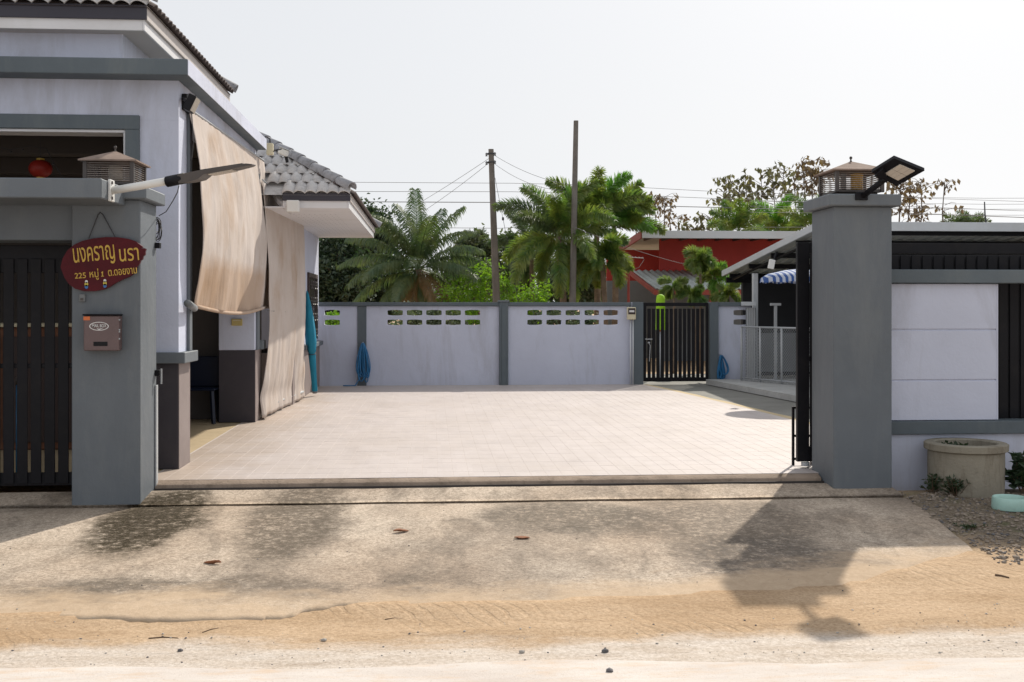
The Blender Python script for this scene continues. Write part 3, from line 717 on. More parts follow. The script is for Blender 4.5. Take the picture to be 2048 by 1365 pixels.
for (u, v) in ((173, 569), (210, 567)):
    for (dv, mm, r) in ((-5,'paper',2.4),(0,'yellowp',3.2),(5,'bluep',3.0)):
        q = Pf(u, v+dv, -.037); rr = r/F*fy*1.1
        MB().lathe([(.0005,0),(rr,0),(rr,.004),(.0005,.004)], (0,0,0), 10)
        m = MB(); m.slab([(q.x+rr*math.cos(w), q.y, q.z+rr*1.25*math.sin(w)) for w in [k*math.pi/5 for k in range(10)]], (0,-.004,0)); m.build('painted_figure', M[mm], bo)
m = MB(); m.tube([Pf(177,478,-.02), Pf(196,430,-.006), Pf(200,425,-.004)], .004, 5); m.tube([Pf(200,425,-.004), Pf(206,430,-.006), Pf(230,474,-.02)], .004, 5)
m.build('hanging_wire', M['wire'], bo)
mbx = thing('mailbox', 'brown metal mailbox with an oval printed badge on the left pillar', 'mailbox', tuple(Pf(202, 700, -.05)))
a = Pf(167, 702, -.10); b = Pf(230, 632, -.10)
MB().box(a.x, b.x+.03, fy-.10, fy-.002, a.z, b.z, .006).build('box', M['mail'], mbx)
MB().box(a.x-.006, b.x+.036, fy-.115, fy-.004, b.z+.001, b.z+.014, .004).build('lid', M['black'], mbx)
q = Pf(187, 684, -.101); q2 = Pf(215, 692.5, -.101)
MB().box(q.x, q2.x, fy-.103, fy-.1005, q2.z, q.z).build('slot', M['black'], mbx)
q = Pf(167, 641, -.101); q2 = Pf(180, 632.5, -.101)
MB().box(q.x, q2.x, fy-.103, fy-.1005, q.z, q2.z-.004).build('sticker', M['orange'], mbx)
q = Pf(198, 653, -.102); m = MB(); n = 28
for k in range(n):
    w0 = 2*math.pi*k/n; w1 = 2*math.pi*(k+1)/n; rx, rz = 18.5/F*fy, 8.4/F*fy
    for (w, s) in ((w0,1),(w0,.90),(w1,.90),(w1,1)): m.v.append((q.x+rx*s*math.cos(w), q.y, q.z+rz*(s if s == 1 else .84)*math.sin(w)))
    m.f.append((k*4, k*4+1, k*4+2, k*4+3))
m.build('badge_ring', M['paper'], mbx)
try: lettering('MAIL BOX', 184.5, 655, 6, 27, mbx, M['paper'], fy-.1035, 0, bold=.01)
except Exception as ex: print(ex)
m = MB(); m.slab([Pf(193,657,-.102), Pf(198,660.5,-.102), Pf(208,656.2,-.102), Pf(198,658.2,-.102)], (0,-.002,0)); m.build('badge_mark', M['paper'], mbx)
for dv in (640, 660, 664, 678):
    q = Pf(238, dv, -.09); MB().box(b.x+.03, b.x+.036, q.y-.012, q.y+.012, q.z-.006, q.z+.006).build('hinge', M['metal_grey'], mbx)
bell = thing('door_bell', 'small grey bell push under the red name board', 'door bell', tuple(Pf(164, 592, -.02)))
a = Pf(158, 604, -.02); b = Pf(170, 588, -.02)
MB().box(a.x, b.x, fy-.025, fy-.001, a.z, b.z, .006).build('housing', M['grey_plastic'], bell)
MB().box(a.x+.012, b.x-.012, fy-.029, fy-.0255, a.z+.012, a.z+.03, .002).build('button', M['metal_dark'], bell)
# cable coil and catches behind the left pillar
cb = thing('cable_coil', 'tangled black cable hanging behind the left pillar', 'cable', tuple(PY(314, 470, 9.80)))
m = MB(); rng = random.Random(3)
for k in range(7):
    cx, cz, rx, rz = 313+rng.uniform(-3,3), 457+rng.uniform(-8,8), rng.uniform(5,10), rng.uniform(10,24)
    m.tube([PY(cx+rx*math.cos(w), cz+rz*math.sin(w), 9.80+rng.uniform(-.01,.03)) for w in [i*2*math.pi/14 for i in range(15)]], .004, 5)
m.build('coil', M['wire'], cb)
m = MB(); m.tube([PY(318,432,9.82), PY(332,424,9.6), PY(346,402,9.3), PY(355,385,9.0), PY(358,372,8.62)], .004, 5); m.build('lead', M['wire'], cb)
MB().box(LPX1-.02, PY(322,490,9.75).x, 9.70, 9.76, PY(318,497,9.73).z, PY(318,486,9.73).z, .003).build('gate_stop', M['black'])
tag(bpy.data.objects['gate_stop'], 'small black gate stop sticking out beside the name board', 'bracket')
lc = thing('gate_catch', 'black steel gate catch low on the side of the left pillar', 'catch', tuple(PY(318, 746, 9.75)))
a = PY(312, 752, 9.75); b = PY(324, 740, 9.75)
MB().box(LPX1+.0, LPX1+.04, 9.70, 9.755, a.z, b.z, .003).build('plate', M['black'], lc)
MB().tube([(LPX1+.05, 9.73, b.z+.01), (LPX1+.05, 9.73, a.z-.07)], .008, 6).build('pin', M['metal_grey'], lc)
MB().box(LPX1+.001, LPX1+.016, 9.70, 9.76, -.05, a.z-.08, .002).build('strike', M['metal_grey'], lc)
# ------------------------------------------------------------------ the house
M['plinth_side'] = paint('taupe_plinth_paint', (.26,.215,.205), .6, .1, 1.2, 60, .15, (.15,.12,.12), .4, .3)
HY, HX = 10.45, -2.36
hz = lambda u, v: PY(u, v, HY).z
house = thing('house', 'grey and lavender house with tiled roofs and carport on the left', 'house', (-4.2, 14, 0))
fo = PY(280, 232, HY); fi = PY(247, 266, HY)       # frame outer / inner corners
PAR_Z0 = PY(370, 151, 10.2).z; PAR_Z1 = PY(370, 118, 10.2).z
PX1 = PY(375.5, 118, 10.2).x
colx0 = -2.95
sill_t = hz(340, 705); sill_b = hz(340, 727)
# front wall
MB().box(fo.x-.06, HX, HY, HY+.45, sill_t, fo.z-.0405).build('front_wall_pier', M['lav'], house)
MB().box(-9, HX, HY, HY+.45, fo.z-.04, PAR_Z0+.02).build('front_wall_head', M['lav'], house)
MB().box(-9, fo.x, HY-.03, HY+.20, fi.z+.028, fo.z, .005).build('opening_frame_head', M['slate2'], house)
MB().box(fi.x+.022, fo.x, HY-.03, HY+.20, 0.0, fi.z+.0275, .005).build('opening_frame_jamb', M['slate2'], house)
MB().box(-9, fi.x+.0215, HY-.005, HY+.24, fi.z, fi.z+.027, .003).build('opening_lining_head', M['white'], house)
MB().box(fi.x, fi.x+.0215, HY-.005, HY+.24, 0.0, fi.z-.001, .003).build('opening_lining_jamb', M['white'], house)
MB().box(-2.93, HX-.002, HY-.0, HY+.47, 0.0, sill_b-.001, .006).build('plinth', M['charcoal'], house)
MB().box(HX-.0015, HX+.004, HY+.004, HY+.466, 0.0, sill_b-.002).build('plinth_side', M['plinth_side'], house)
MB().box(fo.x-.02, HX+.07, HY-.06, HY+.52, sill_b, sill_t, .006).build('sill', M['slate'], house)
MB().box(HX+.002, HX+.03, HY+.33, HY+.448, sill_t, 3.42, .004).build('pilaster_trim', M['slate'], house)
MB().box(HX-.25, HX-.02, HY+.4505, HY+.50, sill_t, 3.42, .004).build('pilaster_return', M['slate'], house)
# side beam over the carport opening
MB().box(HX-.22, HX, HY+.451, 14.95, 3.30, PAR_Z0+.02, .005).build('side_beam', M['lav'], house)
# parapet
MB().box(-9, PX1, 10.2, 14.95, PAR_Z0, PAR_Z1, .008).build('parapet', M['slate2'], house)
MB().box(PX1-.001, PX1+.004, 10.204, 14.946, PAR_Z0+.004, PAR_Z1-.004).build('parapet_side', M['lav'], house)  # lavender skin carries the sunlit tone of the slate parapet's side
# mid column
c2y = 14.68
zs = PY(470, 701, c2y).z
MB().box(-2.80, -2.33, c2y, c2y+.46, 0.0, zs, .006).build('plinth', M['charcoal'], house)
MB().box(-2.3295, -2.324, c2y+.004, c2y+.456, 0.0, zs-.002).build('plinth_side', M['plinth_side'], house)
MB().box(-2.80, -2.335, c2y+.002, c2y+.46, zs+.001, 3.30, .006).build('pier', M['lav'], house)
MB().box(-2.3345, -2.31, c2y+.10, c2y+.30, zs+.001, 3.30, .004).build('pilaster_trim', M['slate'], house)
MB().box(-2.40, -2.27, c2y+.30, c2y+.55, zs-.0, zs+.12, .004).build('sill', M['slate'], house)
# interior of the carport
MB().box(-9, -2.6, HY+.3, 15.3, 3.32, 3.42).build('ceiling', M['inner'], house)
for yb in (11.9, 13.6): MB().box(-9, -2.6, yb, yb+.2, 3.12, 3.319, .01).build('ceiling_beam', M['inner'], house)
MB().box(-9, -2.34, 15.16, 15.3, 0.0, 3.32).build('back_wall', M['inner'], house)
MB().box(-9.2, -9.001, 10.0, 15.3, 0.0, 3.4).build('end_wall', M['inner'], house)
# upper storey
ux, uy = -2.98, 10.86
MB().box(-9, ux, uy, 15.2, PAR_Z1-.05, 4.5, .004).build('upper_wall', M['lav'], house)
ex, ey, ey2 = -2.75, 10.7, 14.95
w0 = PY(299, 62, ey).z; w1 = PY(299, 41, ey).z; d1 = PY(303, 13, ey).z
MB().box(-9, ex, ey, ey2, w0, w0+.02, .002).build('soffit', M['soffit'], house)
MB().box(-9, ex, ey-.02, ey-.001, w0-.004, w1, .003).build('white_fascia', M['white'], house)
MB().box(ex+.001, ex+.02, ey-.02, ey2, w0-.004, w1, .003).build('white_fascia', M['white'], house)
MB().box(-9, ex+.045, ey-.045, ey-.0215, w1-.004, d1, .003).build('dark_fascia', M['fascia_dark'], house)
MB().box(ex+.0215, ex+.045, ey-.0213, ey2+.02, w1-.004, d1, .003).build('dark_fascia', M['soffit'], house, label='dark fascia coloured sunlit grey along the side eave')  # side of the dark board: sunlight put into a paler colour
# ---- roof tiles
def tile_mesh(w, ln, hgt, name):
    n = 8; m = MB()
    def zf(f): return hgt*(math.sin(math.pi*f)**.8)
    for (b, lift) in ((0, .013), (ln, 0.0)):
        for k in range(n+1):
            f = k/n; m.v.append((w*(f*1.06-.03), b, zf(f)+lift))
        for k in range(n+1):
            f = k/n; m.v.append((w*(f*1.06-.03), b, zf(f)+lift-.014))
    s = 2*(n+1)
    for k in range(n):
        m.f.append((k, k+1, s+k+1, s+k)); m.f.append((n+1+k+1, n+1+k, s+n+1+k, s+n+2+k)); m.f.append((k, n+1+k, n+2+k, k+1))
    me = bpy.data.meshes.new(name); me.from_pydata(m.v, [], m.f); me.materials.append(M['roof_tile'])
    me.polygons.foreach_set('use_smooth', [True]*len(me.polygons)); return me
TM = tile_mesh(.15, .33, .042, 'roof_tile')
TM2 = TM.copy(); TM2.materials.clear(); TM2.materials.append(M['roof_red'])
def put_tile(me, parent, o, a, b, name='roof_tile'):
    a = Vector(a).normalized(); b = Vector(b).normalized(); n = a.cross(b)
    if n.z < 0: pass
    ob = bpy.data.objects.new(name, me); COL.objects.link(ob); ob.parent = parent
    mt = Matrix((a, b, n)).transposed().to_4x4(); mt.translation = Vector(o) - ORIG[parent.name]
    ob.matrix_local = mt
    return ob
def hip_tile(parent, p, q, r, mat, k):
    """half-round cap from p (upper) to q (lower, wider)"""
    p, q = Vector(p), Vector(q); t = (q-p).normalized(); a = t.cross(Vector((0,0,1))).normalized(); b = a.cross(t)
    if b.z < 0: b = -b
    m = MB(); n = 9
    for (e, rr) in ((p, r*.88), (q, r), (q, r*.84), (p, r*.74)):
        for i in range(n): 
            w = math.pi*(i/(n-1)*1.16-.08); m.v.append(e + a*rr*math.cos(w) + b*rr*math.sin(w))
    for g0 in range(3):
        for i in range(n-1): m.f.append((g0*n+i, g0*n+i+1, (g0+1)*n+i+1, (g0+1)*n+i))
    return m.build('hip_tile', mat, parent, True)
sl = .62; cs = 1/math.hypot(1, sl)
# upper roof: front slope (two visible courses) and side slope
zr = d1 + .005
upr = MB()
ap = 2.2
upr.add([(-9,ey-.06,zr-.03),(ex+.06,ey-.06,zr-.03),(ex+.06-ap,ey-.06+ap,zr-.03+sl*ap),(-9,ey-.06+ap,zr-.03+sl*ap),
         (ex+.06,ey2+.04,zr-.03),(ex+.06-ap,ey2+.04,zr-.03+sl*ap)], [(0,1,2,3),(1,4,5,2)])
upo = upr.build('upper_roof', M['roof_red'], house)
for r in range(3):
    y = ey-.09 + r*.24; i = 0; x = -4.35
    while x < ex + .02 - r*.24:
        put_tile(TM, upo, (x, y, zr-.02+sl*r*.24), (1,0,0), (0,1,sl)); x += .15
for r in range(2):
    x = ex+.09 - r*.24; y = ey + .0 + r*.24
    while y < ey2 - .1:
        put_tile(TM2, upo, (x, y, zr-.02+sl*r*.24), (0,1,0), (-1,0,sl)); y += .15
for k in range(4):
    s0 = .30*k - .02; hip_tile(upo, (ex+.07-s0-.36, ey-.07+s0+.36, zr+.05+sl*(s0+.36)), (ex+.07-s0, ey-.07+s0, zr+.055+sl*s0), .085, M['hip_tile'], k)
hip_tile(upo, (ex-.25, ey2-.02, zr+.03+sl*.34), (ex+.12, ey2-.02, zr+.03), .085, M['hip_tile'], 9)
# ---- rear wing
WX = -2.19; ez = 2.86; eX, eY0, eY1 = -1.15, 15.08, 21.4
MB().box(-3.2, WX, 17.35, 21.42, .88, ez+.3, .005).build('wing_wall', M['lav'], house)
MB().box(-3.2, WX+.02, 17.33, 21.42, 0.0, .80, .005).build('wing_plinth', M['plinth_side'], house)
MB().box(WX-.05, WX+.09, 18.6, 21.40, .801, .879, .004).build('sill', M['slate'], house)
MB().box(-2.5, eX, eY0, eY1, ez, ez+.02, .002).build('soffit', M['white'], house)
MB().box(-2.02, eX, eY0-.02, eY0-.001, ez-.003, ez+.10, .003).build('white_fascia', M['white'], house)
MB().box(eX+.001, eX+.02, eY0-.02, eY1, ez-.003, ez+.10, .003).build('white_fascia', M['white'], house)
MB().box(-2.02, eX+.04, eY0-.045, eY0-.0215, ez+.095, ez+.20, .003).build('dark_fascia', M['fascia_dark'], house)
MB().box(eX+.0215, eX+.04, eY0-.021, eY1, ez+.095, ez+.20, .003).build('dark_fascia', M['soffit'], house, label='dark fascia coloured sunlit grey along the wing eave')  # sunlight on the wing's dark fascia painted in as pale grey
m = MB()
for i in range(9):
    for j in range(16):
        x = -2.0 + i*.075 ; y = 16.1 + j*.28; r = .010
        m.add([(x+r*math.cos(k*math.pi/3), y+r*2*math.sin(k*math.pi/3), ez-.001) for k in range(6)], [(5,4,3,2,1,0)])
m.build('soffit_vents', M['grey_plastic'], house)
z0 = ez + .20
rw = MB(); ap = 2.0
rw.add([(-2.6,eY0-.05,z0-.03),(eX+.05,eY0-.05,z0-.03),(eX+.05-ap,eY0-.05+ap,z0-.03+sl*ap),(-3.2,eY0-.05+ap,z0-.03+sl*ap),(eX+.05,eY1,z0-.03),(eX+.05-ap,eY1,z0-.03+sl*ap)], [(0,1,2,3),(1,4,5,2)])
rwo = rw.build('wing_roof', M['roof_tile'], house)
for r in range(7):
    y = eY0-.08 + r*.24; x = eX + .03 - r*.24 - .15
    left = -2.10 - .46*r*.24/1.0
    while x > left - .05:
        put_tile(TM, rwo, (x, y, z0-.015+sl*r*.24), (1,0,0), (0,1,sl)); x -= .15
for r in range(2):
    x = eX+.08-r*.24; y = eY0+.05+r*.24
    while y < eY1-.1:
        put_tile(TM2, rwo, (x, y, z0-.015+sl*r*.24), (0,1,0), (-1,0,sl)); y += .15
for k in range(8):
    s0 = .19*k; hip_tile(rwo, (eX+.06-s0-.24, eY0-.06+s0+.24, z0+.055+sl*(s0+.24)), (eX+.06-s0, eY0-.06+s0, z0+.07+sl*s0), .085, M['hip_tile'], k)
hip_tile(rwo, (eX-.25, eY1-.02, z0+.03+sl*.34), (eX+.14, eY1-.02, z0+.02), .09, M['hip_tile'], 9)
zc_ = PY(583, 432, 14.95).z
def PP(u, v):
    d = ray(u, v); k = (zc_ - EYE - sl*14.95)/(d[2] - sl*d[1]); return Vector((d[0]*k, d[1]*k, EYE+d[2]*k))
bd = MB(); bd.slab([PP(522,320), PP(531,324), PP(579,408), PP(583,432), PP(554,408), PP(526,362)], (0,-.03,.075)); bd.build('verge_flashing', M['white'], house)
# wing window with grille
ywa, ywb = 19.55, 20.9; zwa, zwb = .93, 2.05
MB().box(WX-.10, WX+.005, ywa, ywb, zwa, zwb).build('window_pane', M['glass'], house)
wf = MB(); 
for (a, b, c, e) in ((ywa-.07,ywb+.07,zwb,zwb+.08),(ywa-.07,ywa,zwa,zwb),(ywb,ywb+.07,zwa,zwb)): wf.box(WX-.02, WX+.035, a, b, c, e, .004)
wfo = wf.build('window_frame', M['brown_frame'], house)
gr = MB()
for k in range(5): y = ywa+.1+k*(ywb-ywa-.2)/4; gr.bar((WX+.045,y,zwa),(WX+.045,y,zwb),.012,.012)
for k in range(4):
    z = zwa+.12+k*.29; gr.bar((WX+.045,ywa,z),(WX+.045,ywb,z),.012,.012)
    for j in range(4):
        y = ywa+.22+j*.29; gr.tube([(WX+.05, y+.07*math.cos(w), z+.07*math.sin(w)) for w in [i*math.pi/4 for i in range(9)]], .006, 4)
gr.build('window_grille', M['metal_dark'], wfo)
# ------------------------------------------------------------------ canvas blinds
def canvas_mat():
    t = NT('stained_beige_canvas'); p = t.pos()
    c = t.mix(t.ramp(t.noise(t.mapping(p, (1,1.1,.8)), 1.3, 6, .6), .36, .68), (.58,.51,.46), (.66,.595,.555))
    s = t.ramp(t.noise(t.mapping(p, (1,1,1), (2,1,3)), 2.6, 7, .62, 0.0), .50, .74)
    c = t.mix(t.math('MULTIPLY', s, .26), c, (.46,.35,.26))
    b = t.ramp(t.noise(t.mapping(p, (1,.9,.9), (0,4,1)), 1.1, 6, .62, .15), .54, .70)
    c = t.mix(t.math('MULTIPLY', b, .55), c, (.43,.30,.20))
    sx = t.n('ShaderNodeSeparateXYZ'); t.l(p, sx.inputs[0])
    z2 = t.math('ADD', sx.outputs[2], t.math('MULTIPLY', t.noise(p, 5, 5, .6), .16))
    band = t.ramp(t.math('MULTIPLY', t.math('SUBTRACT', z2, 1.3), .5), .34, .42, (1,1,1,1), (0,0,0,1))
    fr_ = t.ramp(t.math('SUBTRACT', sx.outputs[1], 14.7), .0, .3, (1,1,1,1), (0,0,0,1))
    bb = t.math('MULTIPLY', t.math('MULTIPLY', band, fr_), .55)
    c = t.mix(bb, c, (.43,.28,.17))
    wv = t.n('ShaderNodeTexWave', wave_type='BANDS', bands_direction='Y'); wv.inputs['Scale'].default_value = 120; t.l(p, wv.inputs['Vector'])
    nb = t.bump(t.noise(p, 90, 3, .6), .25, .004, t.bump(t.noise(t.mapping(p, (1,1,.16)), 8, 5, .6, .15), .6, .03))
    d = t.n('ShaderNodeBsdfDiffuse'); t.l(c, d.inputs[0]); t.l(nb, d.inputs['Normal'])
    tr = t.n('ShaderNodeBsdfTranslucent'); t.l(c, tr.inputs[0])
    m = t.n('ShaderNodeMixShader'); m.inputs[0].default_value = .12; t.l(d.outputs[0], m.inputs[1]); t.l(tr.outputs[0], m.inputs[2])
    t.l(m.outputs[0], t.out.inputs[0]); return t.m
M['canvas'] = canvas_mat()
def cloth(name, label, yl, yr, ztl, ztr, zb, bulge, seed, xt, rag=0.0, nu=70, nv=70):
    t = thing(name, label, 'blind', (xt(.5), (yl(1)+yr(1))/2, min(zb(0), zb(1))))
    m = MB()
    for i in range(nu+1):
        f = i/nu
        for j in range(nv+1):
            g_ = j/nv
            zt = ztl + (ztr-ztl)*f; z = zt + (zb(f)-zt)*g_
            y = yl(g_) + (yr(g_)-yl(g_))*f
            wr = .05*mnoise.noise(Vector((f*9+seed, g_*1.1, seed)))*min(1, g_*3) + .03*mnoise.noise(Vector((f*20+g_*4, g_*2.0, seed+3)))*min(1,g_*4)
            wr += .006*mnoise.noise(Vector((f*60, g_*9, seed+5)))
            x = xt(f) + bulge(f, g_) + wr
            if j == nv and rag: z += rag*mnoise.noise(Vector((f*24, 0, 9)))
            m.v.append((x, y, z))
    w = nv+1
    for i in range(nu):
        for j in range(nv): m.f.append((i*w+j, i*w+j+1, (i+1)*w+j+1, (i+1)*w+j))
    o = m.build('canvas', M['canvas'], t, True)
    so = o.modifiers.new('thick', 'SOLIDIFY'); so.thickness = .005
    return t
tl = PX(377, 218, -2.335); tr_ = PX(527, 322, -2.335)
b1 = cloth('canvas_blind', 'stained beige canvas blind rolled up above the carport opening', lambda g: tl.y + .05*g, lambda g: tr_.y + .62*g, tl.z, tr_.z,
      lambda f: 1.53 - .085*math.sin(math.pi*min(1, f*1.15+.02)) - .02*f, lambda f, g: .005 + .135*math.sin(math.pi*min(1,g*.92)*.98)*(1-.4*f) , 1.3, lambda f: -2.335)
# rod the blind is rolled on, and the top batten
q0 = PX(373, 607, -2.30); 
MB().tube([(-2.27, q0.y-.10, q0.z), (-2.30, tl.y+.1, 1.50)], .035, 10).build('roll_end', M['grey_plastic'], b1, True)
m = MB(); m.tube([(-2.31+.05*math.sin(math.pi*f), tl.y+.05+(tr_.y+.62-tl.y-.05)*f, 1.535-.085*math.sin(math.pi*min(1,f*1.15+.02))-.02*f) for f in [i/16 for i in range(17)]], .02, 8)
m.build('rolled_hem', M['canvas'], b1, True)
MB().tube([tl+Vector((.006,0,.0)), tr_+Vector((.006,0,0))], .012, 6).build('batten', M['metal_grey'], b1)
t2l = PX(524, 360, -2.29); t2r = PX(607, 442, -2.13)
b2 = cloth('canvas_blind', 'long beige canvas blind hanging down to the floor beside the blue parasol', lambda g: t2l.y + .12*math.sin(g*3) - .1*g, lambda g: t2r.y - .05 + .1*g, t2l.z, t2r.z,
      lambda f: .035 - .02*f, lambda f, g: .01 + (.08*math.sin(math.pi*min(1,g*1.1)) - .02*math.exp(-((g-.92)/.04)**2))*(1-.6*f), 5.1, lambda f: -2.29+.16*f, .02)
MB().tube([t2l+Vector((.008,0,0)), t2r+Vector((.008,0,0))], .012, 6).build('batten', M['metal_grey'], b2)
q = PX(531, 808, -2.28)
MB().tube([(-2.32, q.y-.12, .14), (-2.14, t2r.y, .12)], .022, 8).build('bottom_rod', M['metal_grey'], b2, True)
m = MB(); m.tube([PX(535, 622, -2.20), PX(570, 624, -2.18), PX(606, 628, -2.22)], .005, 4); m.build('tie_cord', M['wire'], b2)
# ------------------------------------------------------------------ fittings on the house
fl = PX(383, 208, -2.20); t = thing('flood_light', 'small black flood light at the corner of the canvas blind', 'flood light', tuple(fl))
m = MB(); ax = Vector((.25,-.1,1)).normalized()
rot = Matrix.Rotation(R(25), 3, 'Y')
bm_ = MB(); bm_.box(-.035,.035,-.09,.09,-.075,.075,.006); m.add([rot@Vector(p)+fl for p in bm_.v], bm_.f); m.build('head', M['black'], t)
bm_ = MB(); bm_.box(.0355,.041,-.08,.08,-.065,.065); m = MB(); m.add([rot@Vector(p)+fl for p in bm_.v], bm_.f); m.build('lens', M['lampglass'], t)
m = MB(); m.bar(fl+Vector((-.03,0,.02)), PX(366, 198, HX+.01), .02, .03); m.build('bracket', M['black'], t)
m = MB(); m.tube([fl+Vector((0,0,.07)), PX(380,188,-2.25), PX(370,190,-2.34), PX(366,200,-2.35)], .005, 5); m.tube([fl+Vector((0,0,-.07)), fl+Vector((.02,.0,-.35)), fl+Vector((-.02,.1,-.5))], .005, 5); m.build('lead', M['wire'], t)
MB().box(HX+.001, HX+.05, PX(363,200,HX).y, PX(369,200,HX).y+.1, PX(366,222,HX).z, PX(366,190,HX).z, .004).build('blind_bracket', M['black'], t)
jb = PX(540, 296, -2.2); t = thing('junction_box', 'small beige junction box at the far end of the parapet', 'junction box', tuple(jb))
MB().box(jb.x-.045, jb.x+.045, jb.y-.04, jb.y+.04, jb.z-.10, jb.z+.06, .008).build('box', M['cream'], t)
m = MB(); m.tube([jb+Vector((0,0,.06)), jb+Vector((-.0,0,.12)), jb+Vector((-.05,0,.15)), jb+Vector((-.10,0,.13))], .011, 6); m.build('conduit', M['wire'], t); m = MB(); m.tube([jb+Vector((.04,0,-.05)), jb+Vector((.09,-.02,-.03)), jb+Vector((.16,-.03,-.02))], .009, 6); m.build('conduit', M['wire'], t)
cc = PX(567, 305, -2.05); t = thing('security_camera', 'white bullet camera above the ridge tiles of the rear wing', 'security camera', tuple(cc))
rot = Matrix.Rotation(R(22), 3, 'Y'); bm_ = MB(); bm_.box(-.07,.07,-.04,.04,-.045,.045,.014); m = MB(); m.add([rot@Vector(p)+cc for p in bm_.v], bm_.f); m.build('body', M['pole_white'], t)
bm_ = MB(); bm_.box(-.09,.085,-.05,.05,.047,.056,.003); m = MB(); m.add([rot@Vector(p)+cc for p in bm_.v], bm_.f); m.build('sun_visor', M['silver'], t)
m = MB(); m.bar(cc+Vector((.03,0,-.04)), cc+Vector((.05,.02,-.14)), .03, .03); m.build('stand', M['black'], t)
wb = PY(586, 413, 14.93); t = thing('junction_box', 'white square junction box under the tiles of the rear wing', 'junction box', tuple(wb))
MB().box(wb.x-.085, wb.x+.085, 14.90, 14.99, wb.z-.08, wb.z+.08, .01).build('box', M['pole_white'], t)
MB().box(wb.x-.075, wb.x+.075, 14.892, 14.8995, wb.z-.07, wb.z+.07, .003).build('cover', M['pole_white'], t)
yb = PY(474, 645, c2y-.01); t = thing('wall_notice', 'small yellow plate on the white carport column', 'notice', tuple(yb))
MB().box(yb.x-.07, yb.x+.07, c2y-.025, c2y-.001, yb.z-.045, yb.z+.045, .004).build('plate', M['yellow_box'], t)
m = MB(); m.box(yb.x-.05, yb.x+.05, c2y-.027, c2y-.0255, yb.z+.02, yb.z+.03); m.build('printed_line', M['cream'], t)
# red paper lantern and string in the carport
rl = PY(81, 338, 11.4); t = thing('paper_lantern', 'round red paper lantern hanging inside the carport opening', 'lantern', tuple(rl))
r0 = .098
pr = [(r0*math.sin(math.pi*k/14)*1.0+.012, -r0*.92*math.cos(math.pi*k/14)) for k in range(15)]
lm = MB()
n = 24
for (r_, z_) in pr:
    for k in range(n): w = 2*math.pi*k/n; rr = r_*(1+.035*(1 if k % 2 else -1)); lm.v.append((rl.x+rr*math.cos(w), rl.y+rr*math.sin(w), rl.z+z_))
for i in range(len(pr)-1):
    for k in range(n): lm.f.append((i*n+k, i*n+(k+1)%n, (i+1)*n+(k+1)%n, (i+1)*n+k))
lm.build('globe', M['red_paper'], t, True)
for dz in (-.095, .092): MB().lathe([(.001,-.012),(.04,-.012),(.04,.012),(.001,.012)], (rl.x, rl.y, rl.z+dz), 14).build('gold_collar', M['gold'], t)
MB().tube([(rl.x,rl.y,rl.z+.1),(rl.x,rl.y,3.32)], .003, 4).build('string', M['wire'], t)
m = MB(); m.tube([PY(-30,288,11.2),PY(20,300,11.2),PY(60,292,11.2),PY(92,297,11.2),PY(110,330,11.2),PY(140,380,11.3)], .004, 4)
for (u, v) in ((22,304),(46,300),(106,328)): m.ico(PY(u, v, 11.2), .013)
tag(m.build('string_lights', M['wire']), 'dark string of small bulbs under the carport ceiling', 'string lights')
# things in the dark carport
cp = PZ(402, 832, 0); cp.y += .25; cp.x -= .02
t = thing('clay_pot', 'large brown clay pot in the shade between the carport columns', 'pot', (cp.x-.1, cp.y, 0))
MB().lathe([(.001,.0),(.20,.0),(.27,.10),(.31,.24),(.31,.30),(.345,.30),(.345,.345),(.30,.345),(.29,.28),(.001,.26)], (cp.x-.1, cp.y, 0), 28).build('bowl', M['clay'], t, True)
t = thing('plastic_chair', 'dark blue plastic chair in the shade behind the clay pot', 'chair', (-3.05, 14.75, 0))
for (sx, sy) in ((-1,-1),(1,-1),(-1,1),(1,1)): m = MB(); m.bar((-3.05+sx*.22,14.7+sy*.2,0),(-3.05+sx*.19,14.7+sy*.17,.44),.04,.04); m.build('leg', M['navy'], t)
MB().box(-3.29,-2.81,14.48,14.92,.43,.46,.01).build('seat', M['navy'], t)
MB().box(-3.27,-2.83,14.89,14.93,.46,.86,.01).build('backrest', M['navy'], t)
bl = PZ(36, 905, 0)
t = thing('plastic_pipe', 'upright blue pipe seen between the gate slats', 'pipe', (PY(38,860,10.3).x, 10.3, 0))
MB().tube([(PY(38,860,10.3).x,10.3,0),(PY(37,770,10.3).x,10.32,PY(37,770,10.3).z)], .03, 10).build('tube', M['hose'], t, True)
MB().tube([(PY(37,770,10.3).x,10.32,PY(37,770,10.3).z),(PY(37,755,10.3).x,10.32,PY(37,755,10.3).z)], .036, 10).build('coupling', M['metal_dark'], t, True)
t = thing('storage_shelf', 'brown cabinet dimly seen behind the pedestrian gate', 'cabinet', (-4.2, 12.2, 0))
MB().box(-5.2,-3.3,12.0,12.5,0,1.3,.01).build('carcass', M['clay'], t)
MB().box(-5.22,-3.28,11.96,12.52,1.301,1.34,.006).build('top', M['cream'], t)
for k in range(3): MB().box(-5.15+k*.62,-4.57+k*.62,11.975,11.999,.08,1.2,.006).build('door', M['brown_frame'], t)
